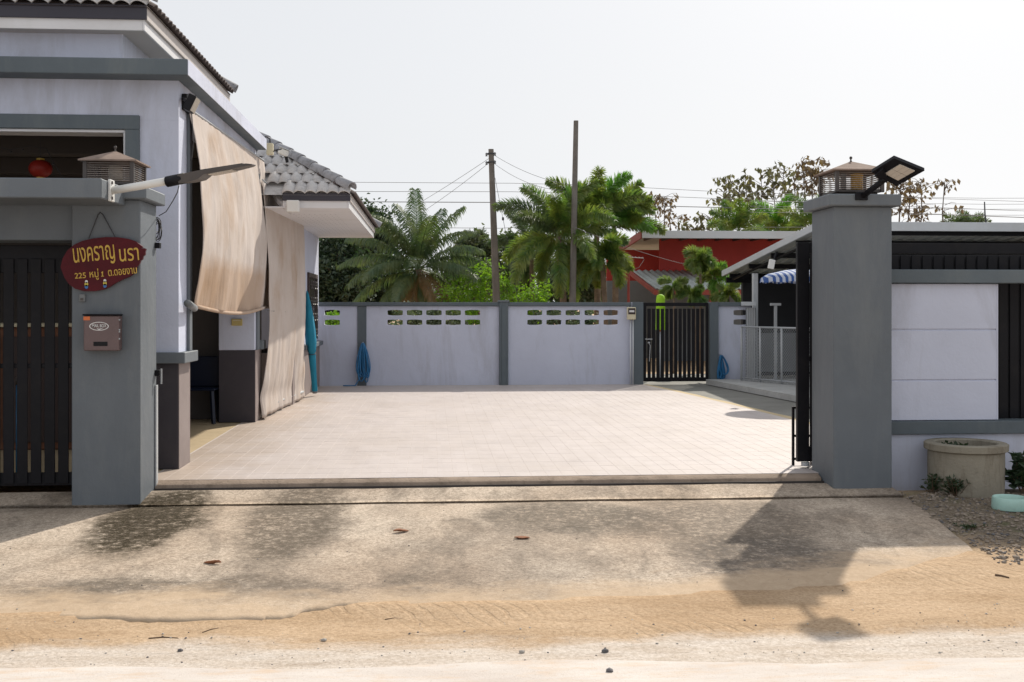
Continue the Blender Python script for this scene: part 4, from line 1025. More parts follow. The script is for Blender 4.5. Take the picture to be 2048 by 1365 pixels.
# closed parasol leaning on the wing wall
t = thing('closed_parasol', 'furled blue parasol leaning against the rear wing window', 'parasol', tuple(PX(630, 784, -2.0)))
pa = PX(630, 786, -2.0); pa.z = max(.03, pa.z); pb = PX(614, 582, -2.08)
def along(f): return pa.lerp(pb, f)
m = MB(); m.tube([along(f) for f in (0,.02)], .045, 10); m.build('foot_cap', M['grey_plastic'], t)
n = 12; m = MB(); ks = [(.02,.045),(.2,.048),(.38,.054),(.395,.045),(.41,.06),(.5,.080),(.62,.078),(.75,.066),(.88,.044),(.97,.022),(1.0,.008)]
dirp = (pb-pa).normalized(); e1_ = dirp.cross(Vector((0,1,0))).normalized(); e2_ = dirp.cross(e1_)
for (f, r_) in ks:
    for k in range(n):
        w = 2*math.pi*k/n + f*1.2; rr = r_*(1+(.16 if k % 2 else -.10)); m.v.append(along(f)+e1_*rr*math.cos(w)+e2_*rr*math.sin(w))
for i in range(len(ks)-1):
    for k in range(n): m.f.append((i*n+k, i*n+(k+1)%n, (i+1)*n+(k+1)%n, (i+1)*n+k))
m.build('canopy', M['teal'], t, True)
m = MB(); m.tube([along(.39)+e1_*.062*math.cos(w)+e2_*.062*math.sin(w) for w in [k*math.pi/6 for k in range(13)]], .006, 5); m.build('strap', M['wire'], t)
# ------------------------------------------------------------------ back boundary wall
BY = 21.5; bz = lambda v: PY(1000, v, BY).z; bx = lambda u: PY(u, 690, BY).x
bw = thing('boundary_wall', 'lavender block wall with oval vent holes behind the tiled yard', 'wall', (2.0, BY, -.1))
TOPZ = bz(605); RAILB = bz(613)
def vent_block_mesh(w, h, d, hw, hh):
    m = MB(); N = 20; per = []
    for k in range(5): per.append((-w/2+w*k/5, -h/2))
    for k in range(5): per.append((w/2, -h/2+h*k/5))
    for k in range(5): per.append((w/2-w*k/5, h/2))
    for k in range(5): per.append((-w/2, h/2-h*k/5))
    hole = []
    for (x, z) in per:
        a = math.atan2(z/h, x/w); cx, cz = math.cos(a), math.sin(a)
        # lens: flat short ends, bowed top and bottom
        zq_ = hh*(1-.45*abs(cx)**2.4)*(1 if cz > 0 else -1)*min(1, abs(cz)*1.9); xx_ = hw*max(-1, min(1, cx*1.32))
        hole.append((xx_, zq_))
    for y in (0, d):
        for p in per: m.v.append((p[0], y, p[1]))
        for p in hole: m.v.append((p[0], y, p[1]))
    for k in range(N):
        k2 = (k+1) % N
        m.f.append((k, k2, N+k2, N+k)); m.f.append((2*N+k2, 2*N+k, 3*N+k, 3*N+k2)); m.f.append((N+k, N+k2, 3*N+k2, 3*N+k))
    me = bpy.data.meshes.new('vent_block'); me.from_pydata(m.v, [], m.f); me.materials.append(M['lav']); return me
pitch = 38.6/F*BY*1.0; rowh = 19.2/F*BY
VB = vent_block_mesh(pitch, rowh, .12, 15.4/F*BY, 5.7/F*BY)
VB2 = VB
r_up, r_lo = bz(626), bz(645)
band_t = r_up + rowh/2; band_b = r_lo - rowh/2
mid = (r_up+r_lo)/2; r_up, r_lo = mid+rowh/2, mid-rowh/2; band_t = mid+rowh; band_b = mid-rowh
def panel(x0, x1, hole_u):
    segs = []
    if hole_u:
        hx = [bx(u) for u in hole_u]
        xa = hx[0]-pitch/2; xb = hx[-1]+pitch/2
        for i in range(len(hx)):
            xc = xa + pitch*(i+.5) if len(hx) > 1 else hx[0]
            for zc in (r_up, r_lo):
                o = bpy.data.objects.new('vent_block', VB); COL.objects.link(o); o.parent = bw
                o.location = Vector((xc, BY, zc)) - ORIG[bw.name]
        if len(hx) > 1: xb = xa + pitch*len(hx)
        if xa > x0: segs.append((x0, xa, band_b, band_t))
        if xb < x1: segs.append((xb, x1, band_b, band_t))
        segs.append((x0, x1, -.15, band_b)); segs.append((x0, x1, band_t, RAILB))
    else: segs.append((x0, x1, -.15, RAILB))
    m = MB()
    for (a, b, c, e) in segs: m.box(a, b, BY, BY+.12, c, e)
    m.build('wall_panel', M['lav'], bw)
panel(WX-.02, bx(715), (664,)); panel(bx(733), bx(998), (790,829,867.5,906,944.5)); panel(bx(1016), bx(1262), (1070,1109,1147.5,1186.5,1225)); 
panel(bx(1435), bx(1502), (1482,))
MB().box(WX-.02, bx(1262), BY-.05, BY+.17, RAILB, TOPZ, .006).build('coping', M['slate2'], bw)
MB().box(WX-.02, bx(1250), BY-.065, BY-.051, RAILB+.012, RAILB+.035, .003).build('conduit', M['slate2'], bw)
MB().box(bx(715), bx(733), BY-.03, BY+.15, -.15, RAILB-.001, .005).build('post', M['slate2'], bw)
MB().box(bx(998), bx(1016), BY-.08, BY+.16, -.15, TOPZ+.002, .005).build('post', M['slate2'], bw)
MB().box(bx(1003), bx(1011), BY-.10, BY-.081, -.05, RAILB, .003).build('downpipe', M['slate2'], bw)
MB().box(bx(996), bx(1018), BY-.10, BY+.2, TOPZ+.0025, TOPZ+.04, .006).build('post_cap', M['slate'], bw)
MB().box(bx(1264), bx(1285), BY-.10, BY+.16, -.15, TOPZ+.004, .005).build('gate_post', M['slate2'], bw)
MB().box(bx(1418), bx(1434.5), BY-.10, BY+.16, -.15, TOPZ+.004, .005).build('gate_post', M['slate2'], bw)
MB().box(bx(1435), bx(1502), BY-.05, BY+.17, RAILB, TOPZ+.003, .005).build('coping', M['slate2'], bw)
MB().box(bx(1262)+.001, bx(1264)-.001, BY-.04, BY+.14, -.15, TOPZ-.001).build('wall_end', M['lav'], bw)
# red-and-grey ends behind the right-hand vents
# meter box with conduits
mb_ = PY(1262, 627, BY-.12); t = thing('meter_box', 'cream electricity meter box on the wall beside the black back gate', 'meter', tuple(mb_))
MB().box(mb_.x-.085, mb_.x+.085, BY-.20, BY-.101, mb_.z-.125, mb_.z+.12, .012).build('case', M['cream'], t)
MB().box(mb_.x-.07, mb_.x+.07, BY-.206, BY-.2005, mb_.z-.02, mb_.z+.10, .004).build('window', M['brown_frame'], t)
MB().box(mb_.x-.05, mb_.x+.05, BY-.210, BY-.2065, mb_.z+.02, mb_.z+.06, .002).build('dial', M['paper'], t)
for k in range(2):
    x = bx(1259+k*5); MB().tube([(x, BY-.115, mb_.z-.12), (x, BY-.115, 0)], .016, 8).build('conduit', M['silver'], t, True)
# back gate
bg_ = slat_gate('back_gate', 'black slatted back gate set in the lavender boundary wall', bx(1287), bx(1417), BY+.0, .05, TOPZ-.005, .0888, .066, ((.05,.13),(TOPZ-.075,TOPZ-.006)), .055, .03, .04)
MB().box(bx(1290), bx(1304), BY-.03, BY-.013, .88, .90).build('latch_bar', M['metal_grey'], bg_)
m = MB(); m.ico((bx(1297), BY-.035, .82), .022, (1.4,1,1)); m.tube([(bx(1297),BY-.03,.82),(bx(1300),BY-.03,.76),(bx(1298),BY-.03,.45)], .008, 5); m.build('latch_chain', M['metal_grey'], bg_)
# hoses
def hose(name, label, u, v0, v1, w, seed, tail):
    t = thing(name, label, 'hose', (bx(u), BY-.13, 0)); rng = random.Random(seed); m = MB()
    top = PY(u, v0, BY-.12)
    for k in range(9):
        hgt = (v1-v0)/F*BY*rng.uniform(.72, .98); ww = w/F*BY*rng.uniform(.25, 1.0); cx = top.x + rng.uniform(-.35, .35)*w/F*BY; lean = rng.uniform(-.06, .06); yy = BY-.10-rng.uniform(0,.08)
        pts = []
        for i in range(25):
            a = 2*math.pi*i/24; s = math.sin(a/2)
            bx_ = ww*math.sin(a)*(.35+.75*math.sin(a/2)**2)
            pts.append((top.x+(cx-top.x)*s + bx_ + lean*s*s, yy, max(.015, top.z - hgt*(1-math.cos(a))/2 + rng.uniform(-.004,.004))))
        m.tube(pts, .0115, 6, cap=False)
    if tail: m.tube([PY(u-4, v1-60, BY-.14), PY(u-6, v1-12, BY-.16), (bx(u-14), BY-.20, .014), (bx(u-30), BY-.22, .014), (bx(u-38), BY-.20, .014)], .0115, 6)
    m.build('coils', M['hose'], t, True)
    MB().tube([(top.x, BY+.0, top.z+.0), (top.x, BY-.15, top.z+.01)], .010, 6).build('hook', M['metal_grey'], t)
    return t
hose('garden_hose', 'looped blue garden hose hung on the grey wall post', 726, 686, 768, 17, 4, True)
hose('garden_hose', 'coiled blue garden hose beside the black back gate', 1442, 711, 764, 12, 9, False)
# ------------------------------------------------------------------ chain link fence and shed on the right
fa = Vector((5.96, 20.9, .10)); fb = Vector((6.56, 19.5, .10)); fc = Vector((8.2, 15.6, .10))
t = thing('chain_link_fence', 'galvanised chain link fence below the dark shed', 'fence', tuple(fa))
H_ = 1.04
def on_f(d):
    L1 = (fb-fa).length
    return fa.lerp(fb, d/L1) if d <= L1 else fb.lerp(fc, (d-L1)/(fc-fb).length)
LT = (fb-fa).length + (fc-fb).length
for d in (0, .55, 1.15, 1.75, 2.6, 3.5, 4.4): m = MB(); p = on_f(d); m.tube([p, p+Vector((0,0,H_))], .022, 8); m.build('post', M['metal_grey'], t, True)
m = MB(); m.tube([fa+Vector((0,0,H_)), fb+Vector((0,0,H_)), fc+Vector((0,0,H_))], .018, 8); m.tube([fa+Vector((0,0,.06)), fb+Vector((0,0,.06)), fc+Vector((0,0,.06))], .014, 6); m.build('rail', M['metal_grey'], t, True)
m = MB(); st_ = .06; k = -H_
while k < LT:
    for sgn in (1, -1):
        a0, a1 = k, k + H_; zA, zB = (.0, H_) if sgn > 0 else (H_, .0)
        if a0 < 0: zA = zA + (zB-zA)*(-a0)/H_; a0 = 0
        if a1 > LT: zB = zA + (zB-zA)*(LT-a0)/(a1-a0); a1 = LT
        if a1 > a0: m.tube([on_f(a0)+Vector((0,0,zA)), on_f(a1)+Vector((0,0,zB))], .0032, 3, cap=False)
    k += st_
m.build('wire_mesh', M['metal_grey'], t, kind='stuff')
# shed
sh = thing('shed', 'open dark shed with grey sheet roof behind the right pillar', 'shed', (9, 19, 0))
SX = 6.42
far = PX(1446, 549, SX); near = PX(1640, 451, SX)
fdir = near - far
XR = 16.0
m = MB(); m.slab([far+Vector((0,0,.0)), near, (XR, near.y, near.z), (XR, far.y, far.z)][::-1], (0,0,.03))
rs = m.build('roof_sheet', M['sheet'], sh)
m = MB(); m.slab([far+Vector((-.03,0,-.045)), near+Vector((-.03,-.04,-.045)), near+Vector((-.03,-.04,.075)), far+Vector((-.03,0,.075))], (.028,0,0)); m.build('verge_trim', M['silver'], sh)
MB().box(SX-.03, XR, near.y-.045, near.y-.002, near.z-.09, near.z+.06, .004).build('front_trim', M['silver'], sh)
x = SX + .02; 
m = MB()
while x < XR:
    m.slab([(x, near.y, near.z-.001), (x+.05, near.y, near.z-.001), (x+.05, far.y, far.z-.001), (x, far.y, far.z-.001)], (0,0,-.03)); x += .22
m.build('roof_ribs', M['sheet'], sh)
for f in (.06, .3, .54, .78, .97):
    p = far.lerp(near, f); MB().box(SX+.05, XR, p.y-.03, p.y+.03, p.z-.13, p.z-.035, .003).build('purlin', M['black'], sh)
m = MB(); m.slab([far+Vector((.15,.2,-.17)), near+Vector((.15,.1,-.17)), near+Vector((.20,.1,-.17)), far+Vector((.20,.2,-.17))], (0,0,.035)); m.build('rafter', M['black'], sh)
MB().box(SX+.05, XR, far.y-.14, far.y-.06, far.z-.19, far.z-.07, .004).build('eave_beam', M['black'], sh)
for (y_, s_) in ((21.72, .05),): 
    px_ = PY(1510, 600, y_).x; MB().box(px_-s_, px_+s_, y_-s_, y_+s_, 0, 2.2, .006).build('post', M['silver'], sh)
px_ = PY(1551, 640, 21.0).x; MB().box(px_-.025, px_+.025, 20.97, 21.03, .1, 1.55, .003).build('stub_post', M['metal_grey'], sh); MB().box(px_-.10, px_+.10, 20.96, 21.04, 1.551, 1.60, .003).build('stub_head', M['metal_grey'], sh)
MB().box(6.85, XR, 23.9, 24.05, 0, 2.2).build('back_wall', M['shed_dark'], sh)
MB().box(10.4, 10.55, 14.2, 23.9, 0, 2.6).build('side_wall', M['shed_dark'], sh)
MB().box(6.86, XR, 23.8, 23.899, .1, .95).build('dado', M['grey_wall'], sh)
lx = PX(1512, 690, 6.42); 
m = MB(); 
tb = thing('corner_gate', 'narrow ribbed metal door leaf at the end of the boundary wall', 'door', (bx(1497), BY-.2, 0))
x0 = bx(1489)
for k in range(4): MB().box(x0+k*.045, x0+k*.045+.037, BY-.16, BY-.14, .1, bz(616), .004).build('slat', M['metal_grey'], tb)
MB().box(x0-.01, x0+.19, BY-.1395, BY-.12, .1, bz(616), .003).build('backing', M['grey_wall'], tb)
MB().box(bx(1480), bx(1505), BY-.25, BY-.06, bz(612)+.001, bz(604), .004).build('head', M['silver'], tb)
fl2 = PY(1543, 529, 18.5); t = thing('flood_light', 'white flood light under the shed roof', 'flood light', tuple(fl2))
bm_ = MB(); bm_.box(-.05,.05,-.03,.03,-.08,.08,.008); rot = Matrix.Rotation(R(12), 3, 'Y'); m = MB(); m.add([rot@Vector(p)+fl2 for p in bm_.v], bm_.f); m.build('head', M['pole_white'], t)
m = MB(); m.bar(fl2+Vector((.05,.05,.02)), fl2+Vector((.12,.1,.22)), .03, .03); m.build('bracket', M['black'], t)
# striped parasol under the shed roof
def stripe_mat():
    t = NT('blue_white_stripes'); c = t.coord('UV'); w = t.n('ShaderNodeTexWave', wave_type='BANDS', bands_direction='X'); w.inputs['Scale'].default_value = 4.2
    t.l(t.coord('Object'), w.inputs['Vector']); col = t.mix(t.ramp(w.outputs['Fac'], .48, .52), (.03,.08,.26), (.42,.46,.55)); t.princ(col, .8); return t.m
M['blue_stripe'] = stripe_mat()
sp = PY(1600, 548, 17.2); t = thing('striped_awning', 'blue and white striped parasol under the shed roof', 'parasol', (sp.x, 17.2, sp.z-.2))
m = MB(); n = 24
for (r_, z_) in ((.001,.10),(.25,.075),(.5,.02),(.62,-.04),(.63,-.11)):
    for k in range(n): w = 2*math.pi*k/n; m.v.append((sp.x+r_*math.cos(w), 17.2+r_*math.sin(w), sp.z-.02+z_ - (.02 if k % 2 and r_ > .6 else 0)))
for i in range(4):
    for k in range(n): m.f.append((i*n+k, i*n+(k+1)%n, (i+1)*n+(k+1)%n, (i+1)*n+k))
m.build('canopy', M['blue_stripe'], t, True)
MB().tube([(sp.x,17.2,.1),(sp.x,17.2,sp.z+.08)], .02, 8).build('pole', M['metal_grey'], t, True)
# ------------------------------------------------------------------ red house behind the wall
rh = thing('red_house', 'red walled bungalow with a flat grey roof beyond the back wall', 'house', tuple(PY(1450, 640, 34)))
g0 = -.1
w1_, w2_ = 33.0, 34.6
def wall(y, u0, u1, v0, v1, mat, name, d=.15): a = PY(u0, v0, y); b = PY(u1, v1, y); MB().box(a.x, b.x, y, y+d, b.z, a.z).build(name, mat, rh)
wall(w1_, 1320, 1900, 474, 546, M['red_wall'], 'upper_wall'); 
wall(w2_, 1214, 1321, 500, 562, M['red_wall'], 'side_wall_upper')
a = PY(1214, 562, w2_); b = PY(1330, 562, w2_); MB().box(a.x, b.x, w2_, w2_+.15, g0, a.z-.001).build('side_wall_lower', M['grey_wall'], rh)
a = PY(1320, 546, w1_); b = PY(1900, 546, w1_); MB().box(a.x, b.x, w1_, w1_+.15, g0, a.z-.001).build('lower_wall', M['grey_wall'], rh)
r1 = PY(1285, 463, 31.6); r2 = PY(1800, 468, 31.6); r3 = PY(1226, 503, 37.2)
m = MB(); m.slab([r1, Vector((r2.x, r1.y, r1.z)), Vector((r2.x, r3.y, r3.z)), r3], (0,0,-.05)); m.build('roof_sheet', M['sheet'], rh)
MB().box(r1.x-.02, r2.x, r1.y-.06, r1.y-.002, r1.z-.20, r1.z+.02, .006).build('front_fascia', M['silver'], rh)
m = MB(); m.slab([r1+Vector((-.05,0,-.20)), r1+Vector((-.05,0,.02)), r3+Vector((-.05,0,.02)), r3+Vector((-.05,0,-.20))], (.045,0,0)); m.build('bargeboard', M['red_trim'], rh)
for k in range(14):
    x = r1.x + .3 + k*.55; MB().box(x, x+.06, r1.y, w1_, r1.z-.19, r1.z-.08).build('rafter', M['metal_dark'], rh)
# lean-to
q1 = PY(1263, 541, w1_-.02); q2 = PY(1311, 578, 30.4); q3 = PY(1560, 578, 30.4)
m = MB(); n = 150; x1 = q3.x
for i in range(n+1):
    f = i/n; hgt = .022*math.sin(f*(x1-q1.x)/.19*2*math.pi)
    xa = q1.x + (x1-q1.x)*f; xb = q2.x + (x1-q2.x)*f
    m.v += [(xa, q1.y, q1.z+hgt), (xb, q2.y, q2.z+hgt)]
for i in range(n): m.f.append((i*2, i*2+1, i*2+3, i*2+2))
lo = m.build('lean_to_roof', M['sheet'], rh, True)
lo.modifiers.new('t', 'SOLIDIFY').thickness = .012
m = MB(); m.slab([q1+Vector((-.05,0,-.16)), q1+Vector((-.05,0,-.02)), q2+Vector((-.05,0,-.02)), q2+Vector((-.05,0,-.16))], (.06,0,0)); m.build('lean_to_verge', M['red_trim'], rh)
MB().box(q2.x-.05, x1, q2.y-.02, q2.y+.04, q2.z-.17, q2.z-.03, .004).build('lean_to_beam', M['red_trim'], rh)
for u in (1316, 1420): x = PY(u, 590, 30.4).x; MB().box(x, x+.1, 30.42, 30.52, g0, q2.z-.171).build('lean_to_post', M['red_trim'], rh)
x = PY(1257, 560, 30.6).x
an = thing('antenna_mast', 'rusty mast with a television antenna beside the lean-to roof', 'antenna', (x, 30.6, g0))
MB().tube([(x,30.6,g0),(x,30.6,PY(1257,512,30.6).z)], .04, 8).build('mast', M['red_trim'], an, True)
zt = PY(1257, 515, 30.6).z
m = MB(); m.tube([(x-.35,30.5,zt+.02),(x+.45,30.7,zt-.02)], .012, 5)
for k in range(8): xx = x-.33+k*.10; m.tube([(xx, 30.35-.0*k, zt+.02-.004*k),(xx+.02, 30.85, zt+.02-.004*k)], .007, 4)
m.tube([(x-.1,30.6,zt-.1),(x+.12,30.6,zt-.35),(x+.3,30.6,zt-.28),(x+.45,30.62,zt-.06)], .006, 4); m.build('aerial', M['metal_grey'], an)
# lime cloth beyond the back gate
lm_ = PY(1321, 625, 23.2)
t = thing('lime_cover', 'bright lime green fabric cover just beyond the black back gate', 'cover', (lm_.x, 23.2, 0))
m = MB(); n = 16; ks = [(.0,1.66),(.03,1.655),(.075,1.63),(.09,1.55),(.092,1.2),(.10,.9)]
for (r_, z_) in ks:
    for k in range(n): w = 2*math.pi*k/n; rr = r_*(1+(.08 if k % 2 else -.06)); m.v.append((lm_.x+rr*math.cos(w), 23.2+rr*math.sin(w), z_ + PY(1321,589,23.2).z-1.66))
for i in range(len(ks)-1):
    for k in range(n): m.f.append((i*n+k, i*n+(k+1)%n, (i+1)*n+(k+1)%n, (i+1)*n+k))
m.build('fabric', M['lime'], t, True)
MB().tube([(lm_.x,23.2,-.1),(lm_.x,23.2,1.0)], .02, 8).build('stand', M['metal_grey'], t, True)
# ------------------------------------------------------------------ poles and wires
def pole(label, ub, ut, vt, y, wb_, wt_):
    b = PY(ub, 605, y); tp = PY(ut, vt, y); base = Vector((b.x + (b.x-tp.x)*((b.z+.1)/(tp.z-b.z)), y, -.1))
    t = thing('utility_pole', label, 'pole', tuple(base)); m = MB()
    rr = []
    for (p, w) in ((base, wb_), (tp, wt_)):
        c = w*.18
        for (i, j) in ((-w/2+c,-w/2),(w/2-c,-w/2),(w/2,-w/2+c),(w/2,w/2-c),(w/2-c,w/2),(-w/2+c,w/2),(-w/2,w/2-c),(-w/2,-w/2+c)): m.v.append((p.x+i, p.y+j, p.z))
    m.f += [(k, (k+1)%8, 8+(k+1)%8, 8+k) for k in range(8)] + [tuple(range(8,16))]
    m.build('shaft', M['wood_pole'], t); return t, tp
p1, t1 = pole('shorter weathered pole with cables tied to its top', 993, 982, 299, 31.0, .235, .143)
p2, t2 = pole('taller bare weathered pole in front of the palm clump', 1145, 1152, 242, 27.2, .178, .11)
for dz in (-.13, -.37):
    MB().box(t1.x-.10, t1.x+.085, 30.92, 31.08, t1.z+dz-.02, t1.z+dz+.02, .004).build('clamp', M['wire'], p1)
for (dx, dz) in ((-.13,-.16),(-.13,-.40),(.11,-.14),(.11,-.37)): MB().lathe([(.001,-.05),(.035,-.045),(.022,-.01),(.035,.02),(.02,.05),(.001,.055)], (t1.x+dx, 30.95, t1.z+dz), 10).build('insulator', M['grey_plastic'], p1, True)
def sag(a, b, s, n=24):
    a, b = Vector(a), Vector(b); return [a.lerp(b, i/n) - Vector((0,0,s*4*(i/n)*(1-i/n))) for i in range(n+1)]
def cable(label, pts, r, name='overhead_cable', y=None):
    m = MB(); m.tube(pts, r*.7, 5); return tag(m.build(name, M['cable'], None, True), label, 'cable', None)
cable('thin overhead cable, uppermost of the four crossing the sky', [PY(u, v, 40) for (u, v) in ((500,362),(700,365),(1024,367),(1200,371),(1420,383),(1700,392),(2300,412))], .012)
cable('thin overhead cable, second from the top across the sky', [PY(u, v, 40) for (u, v) in ((500,381),(700,383.5),(1024,384),(1200,388),(1420,397),(1700,409),(2300,432))], .013)
cable('thick overhead cable below the two thin ones across the sky', [PY(u, v, 40) for (u, v) in ((500,399),(700,404),(1024,405.5),(1200,410),(1420,415),(1640,421),(1900,430),(2300,445))], .022)
cable('low overhead cable passing behind the shorter pole', [PY(u, v, 42) for (u, v) in ((500,452),(700,457),(870,456),(1000,457),(1060,454),(1140,447))], .014)
cable('loose cable dropping from the shorter pole top to the left', sag(PY(977,318,31), PY(780,440,40), .05), .009)
cable('second loose cable dropping left from the shorter pole', sag(PY(977,327,31), PY(800,452,40), .08), .009)
cable('cable sagging from the shorter pole to the taller pole', sag(t1+Vector((.05,0,-.14)), PY(1142,371,27.2), .12), .008)
cable('lower cable sagging from the shorter pole towards the palm clump', sag(t1+Vector((.05,0,-.37)), PY(1125,382,27.2), .16), .008)
st1 = [PY(990,356,31), PY(1006,438,30.7), PY(1022,520,30.4), PY(1035,600,30.1)]
gw = thing('stay_wire', 'slanting stay wire with an insulator beside the shorter pole', 'cable', tuple(st1[-1]))
m = MB(); m.tube(st1, .006, 5); m.build('strand', M['wire'], gw)
MB().lathe([(.001,-.05),(.03,-.04),(.03,.04),(.001,.05)], tuple(st1[1]), 10).build('insulator', M['wire'], gw, True)
cable('service cable slanting from the palm clump to the lean-to roof', sag(PY(1150,455,26), PY(1420,540,30), .1), .008)
# wire fence over the shed roof at far right
bf = thing('roof_wire_fence', 'thin post with parallel wires above the shed roof at far right', 'wire fence', tuple(PY(1972, 455, 24)))
MB().tube([PY(1974,458,24), PY(1970,430,24), PY(1969,404,24)], .022, 6, .014).build('post', M['wire'], bf)
for v in (397, 409, 419, 431, 455):
    m = MB(); m.tube([PY(1500, v-6 if v < 450 else v, 24.2), PY(1972, v, 24), PY(2300, v-1, 24)], .0045, 4); m.build('wire', M['wire'], bf)
# ------------------------------------------------------------------ vegetation
def frond(m, base, az_, el, L, droop, lf, nl, rng, plum=1, width=.03, twist=0.0, hang=.5, fwd=.62):
    """one feather leaf: rachis plus leaflets, added to m"""
    pts = []; p = Vector(base); n = 12; e = el; a = az_
    for i in range(n+1):
        pts.append(p.copy()); f = i/n
        e = el - droop*(f**1.35); a = az_ + twist*f
        d = Vector((math.cos(e)*math.cos(a), math.cos(e)*math.sin(a), math.sin(e))); p = p + d*(L/n)
    m.tube(pts, .022*L/2.2, 4, .004)
    for k in range(nl):
        f = .14 + .86*(k+rng.uniform(-.3,.3))/nl; f = min(.995, max(.1, f)); i = min(n-1, int(f*n)); q = pts[i].lerp(pts[i+1], f*n-i)
        t = (pts[i+1]-pts[i]).normalized(); s = t.cross(Vector((0,0,1)))
        if s.length < .05: s = Vector((math.sin(a), -math.cos(a), 0))
        s.normalize(); u = s.cross(t)
        ll = lf*(math.sin(math.pi*(.10+.82*f))**.7)*rng.uniform(.85, 1.1)
        for sg in (-1, 1):
            for r_ in range(plum):
                roll = (rng.uniform(-.25,.25) if plum == 1 else rng.uniform(-1.5, 1.5))
                sd = s*sg*math.cos(roll) + u*math.sin(roll)
                d1 = (sd*.80 + t*fwd).normalized(); d2 = (d1 + Vector((0,0,-hang*rng.uniform(.6,1.5)))).normalized(); d3 = (d2 + Vector((0,0,-hang*1.2))).normalized()
                w = width*rng.uniform(.8,1.2); wn_ = t*w*.5
                a0 = q; a1 = q + d1*ll*.4; a2 = a1 + d2*ll*.35; a3 = a2 + d3*ll*.25
                b = len(m.v)
                m.v += [tuple(a0-wn_*.5), tuple(a0+wn_*.5), tuple(a1-wn_), tuple(a1+wn_), tuple(a2-wn_*.7), tuple(a2+wn_*.7), tuple(a3)]
                m.f += [(b,b+1,b+3,b+2),(b+2,b+3,b+5,b+4),(b+4,b+5,b+6)]
def palm(name, label, base, crown, spec, seed, lf, nl, plum, mats, width=.03, tr=.09, group=None, hang=.5, nuts=0, trunk_mat=None, lscale=1.0):
    """spec: list of (azimuth deg, elevation deg, length, droop deg, material key or None)"""
    rng = random.Random(seed); base = Vector(base); crown = Vector(crown)
    t = thing(name, label, 'palm', tuple(base), group)
    m = MB(); n = 14; pts = []
    for i in range(n+1):
        f = i/n; pts.append(base.lerp(crown, f) + Vector((.04*math.sin(f*3), 0, 0)))
    vs = []
    m.tube(pts, tr*1.25, 9, tr*.8)
    for i in range(1, n*2):
        f = i/(n*2); q = base.lerp(crown, f) + Vector((.04*math.sin(f*3),0,0)); rr = tr*(1.25-.45*f)*1.06; m.tube([q-Vector((0,0,.012)), q+Vector((0,0,.012))], rr, 9)
    m.build('trunk', trunk_mat or M['palm_bark'], t, True)
    if plum > 0:
        cs_ = MB(); cs_.tube([crown-Vector((0,0,.25)), crown, crown+Vector((0,0,.12))], tr*1.0, 9, tr*.5); cs_.build('crownshaft', M[mats[0]], t, True)
    for (a, e, L, dr, mk) in spec:
        m = MB(); frond(m, crown + Vector((rng.uniform(-.04,.04), rng.uniform(-.04,.04), rng.uniform(-.05,.08))), R(a+rng.uniform(-8,8)), R(e+rng.uniform(-5,5)), L*lscale*rng.uniform(.92,1.08), R(dr+rng.uniform(-10,10)), lf, nl, rng, max(1,plum), width, rng.uniform(-.25,.25), hang)
        m.build('frond', M[mk or rng.choice(mats)], t)
    for k in range(nuts):
        a = k*2*math.pi/nuts; MB().ico(crown+Vector((.16*math.cos(a), .16*math.sin(a), -.20-.05*(k%2))), .085, (1,1,1.2), None, .05, rng).build('coconut', M['leaf_fox'], t, True)
    return t
def ring(n, els, L, dr, rng, jit=20, mk=None):
    out = []
    for i in range(n):
        e = els[0] + (els[1]-els[0])*i/max(1,n-1); out.append((i*137.5 % 360 + rng.uniform(-jit,jit), e, L*rng.uniform(.85,1.1), dr*rng.uniform(.8,1.2), mk))
    return out
# coconut palm
rg = random.Random(21)
cy = 33.0; cc_ = PY(835, 540, cy)
spec = [(90+100*k-150 if False else a, e, L, d, mk) for (a, e, L, d, mk) in (
  (100,86,2.5,24,None),(40,80,2.5,42,None),(140,80,2.5,40,None),(195,74,2.5,52,None),(350,74,2.5,50,None),(300,76,2.4,55,None),(165,66,2.6,66,None),(15,64,2.5,72,None),(230,70,2.4,62,None),(70,72,2.4,50,None),
  (190,48,2.6,62,None),(350,44,2.5,70,None),(150,38,2.6,70,None),(0,28,2.5,60,None),(180,26,2.6,66,None),(215,20,2.5,75,None),(325,24,2.4,80,None),(270,40,2.2,95,None),
  (185,8,2.6,62,None),(5,6,2.4,60,None),(170,-8,2.5,52,None),(12,-14,2.3,60,None),(250,-5,2.1,75,None),(290,-20,2.0,60,'leaf_brown'),(200,-25,2.2,50,None),(340,-28,2.0,52,'leaf_brown'),(90,20,2.4,70,None),(60,-5,2.2,60,None),(240,-42,2.0,36,'leaf_brown'),(300,-50,1.9,30,None))]
palm('coconut_palm', 'coconut palm with drooping feather fronds left of the poles', (cc_.x+.1, cy, -.1), cc_, spec, 5, .60, 110, 0, ['leaf_coco'], .026, .13, None, 1.15, 6, None, .90)
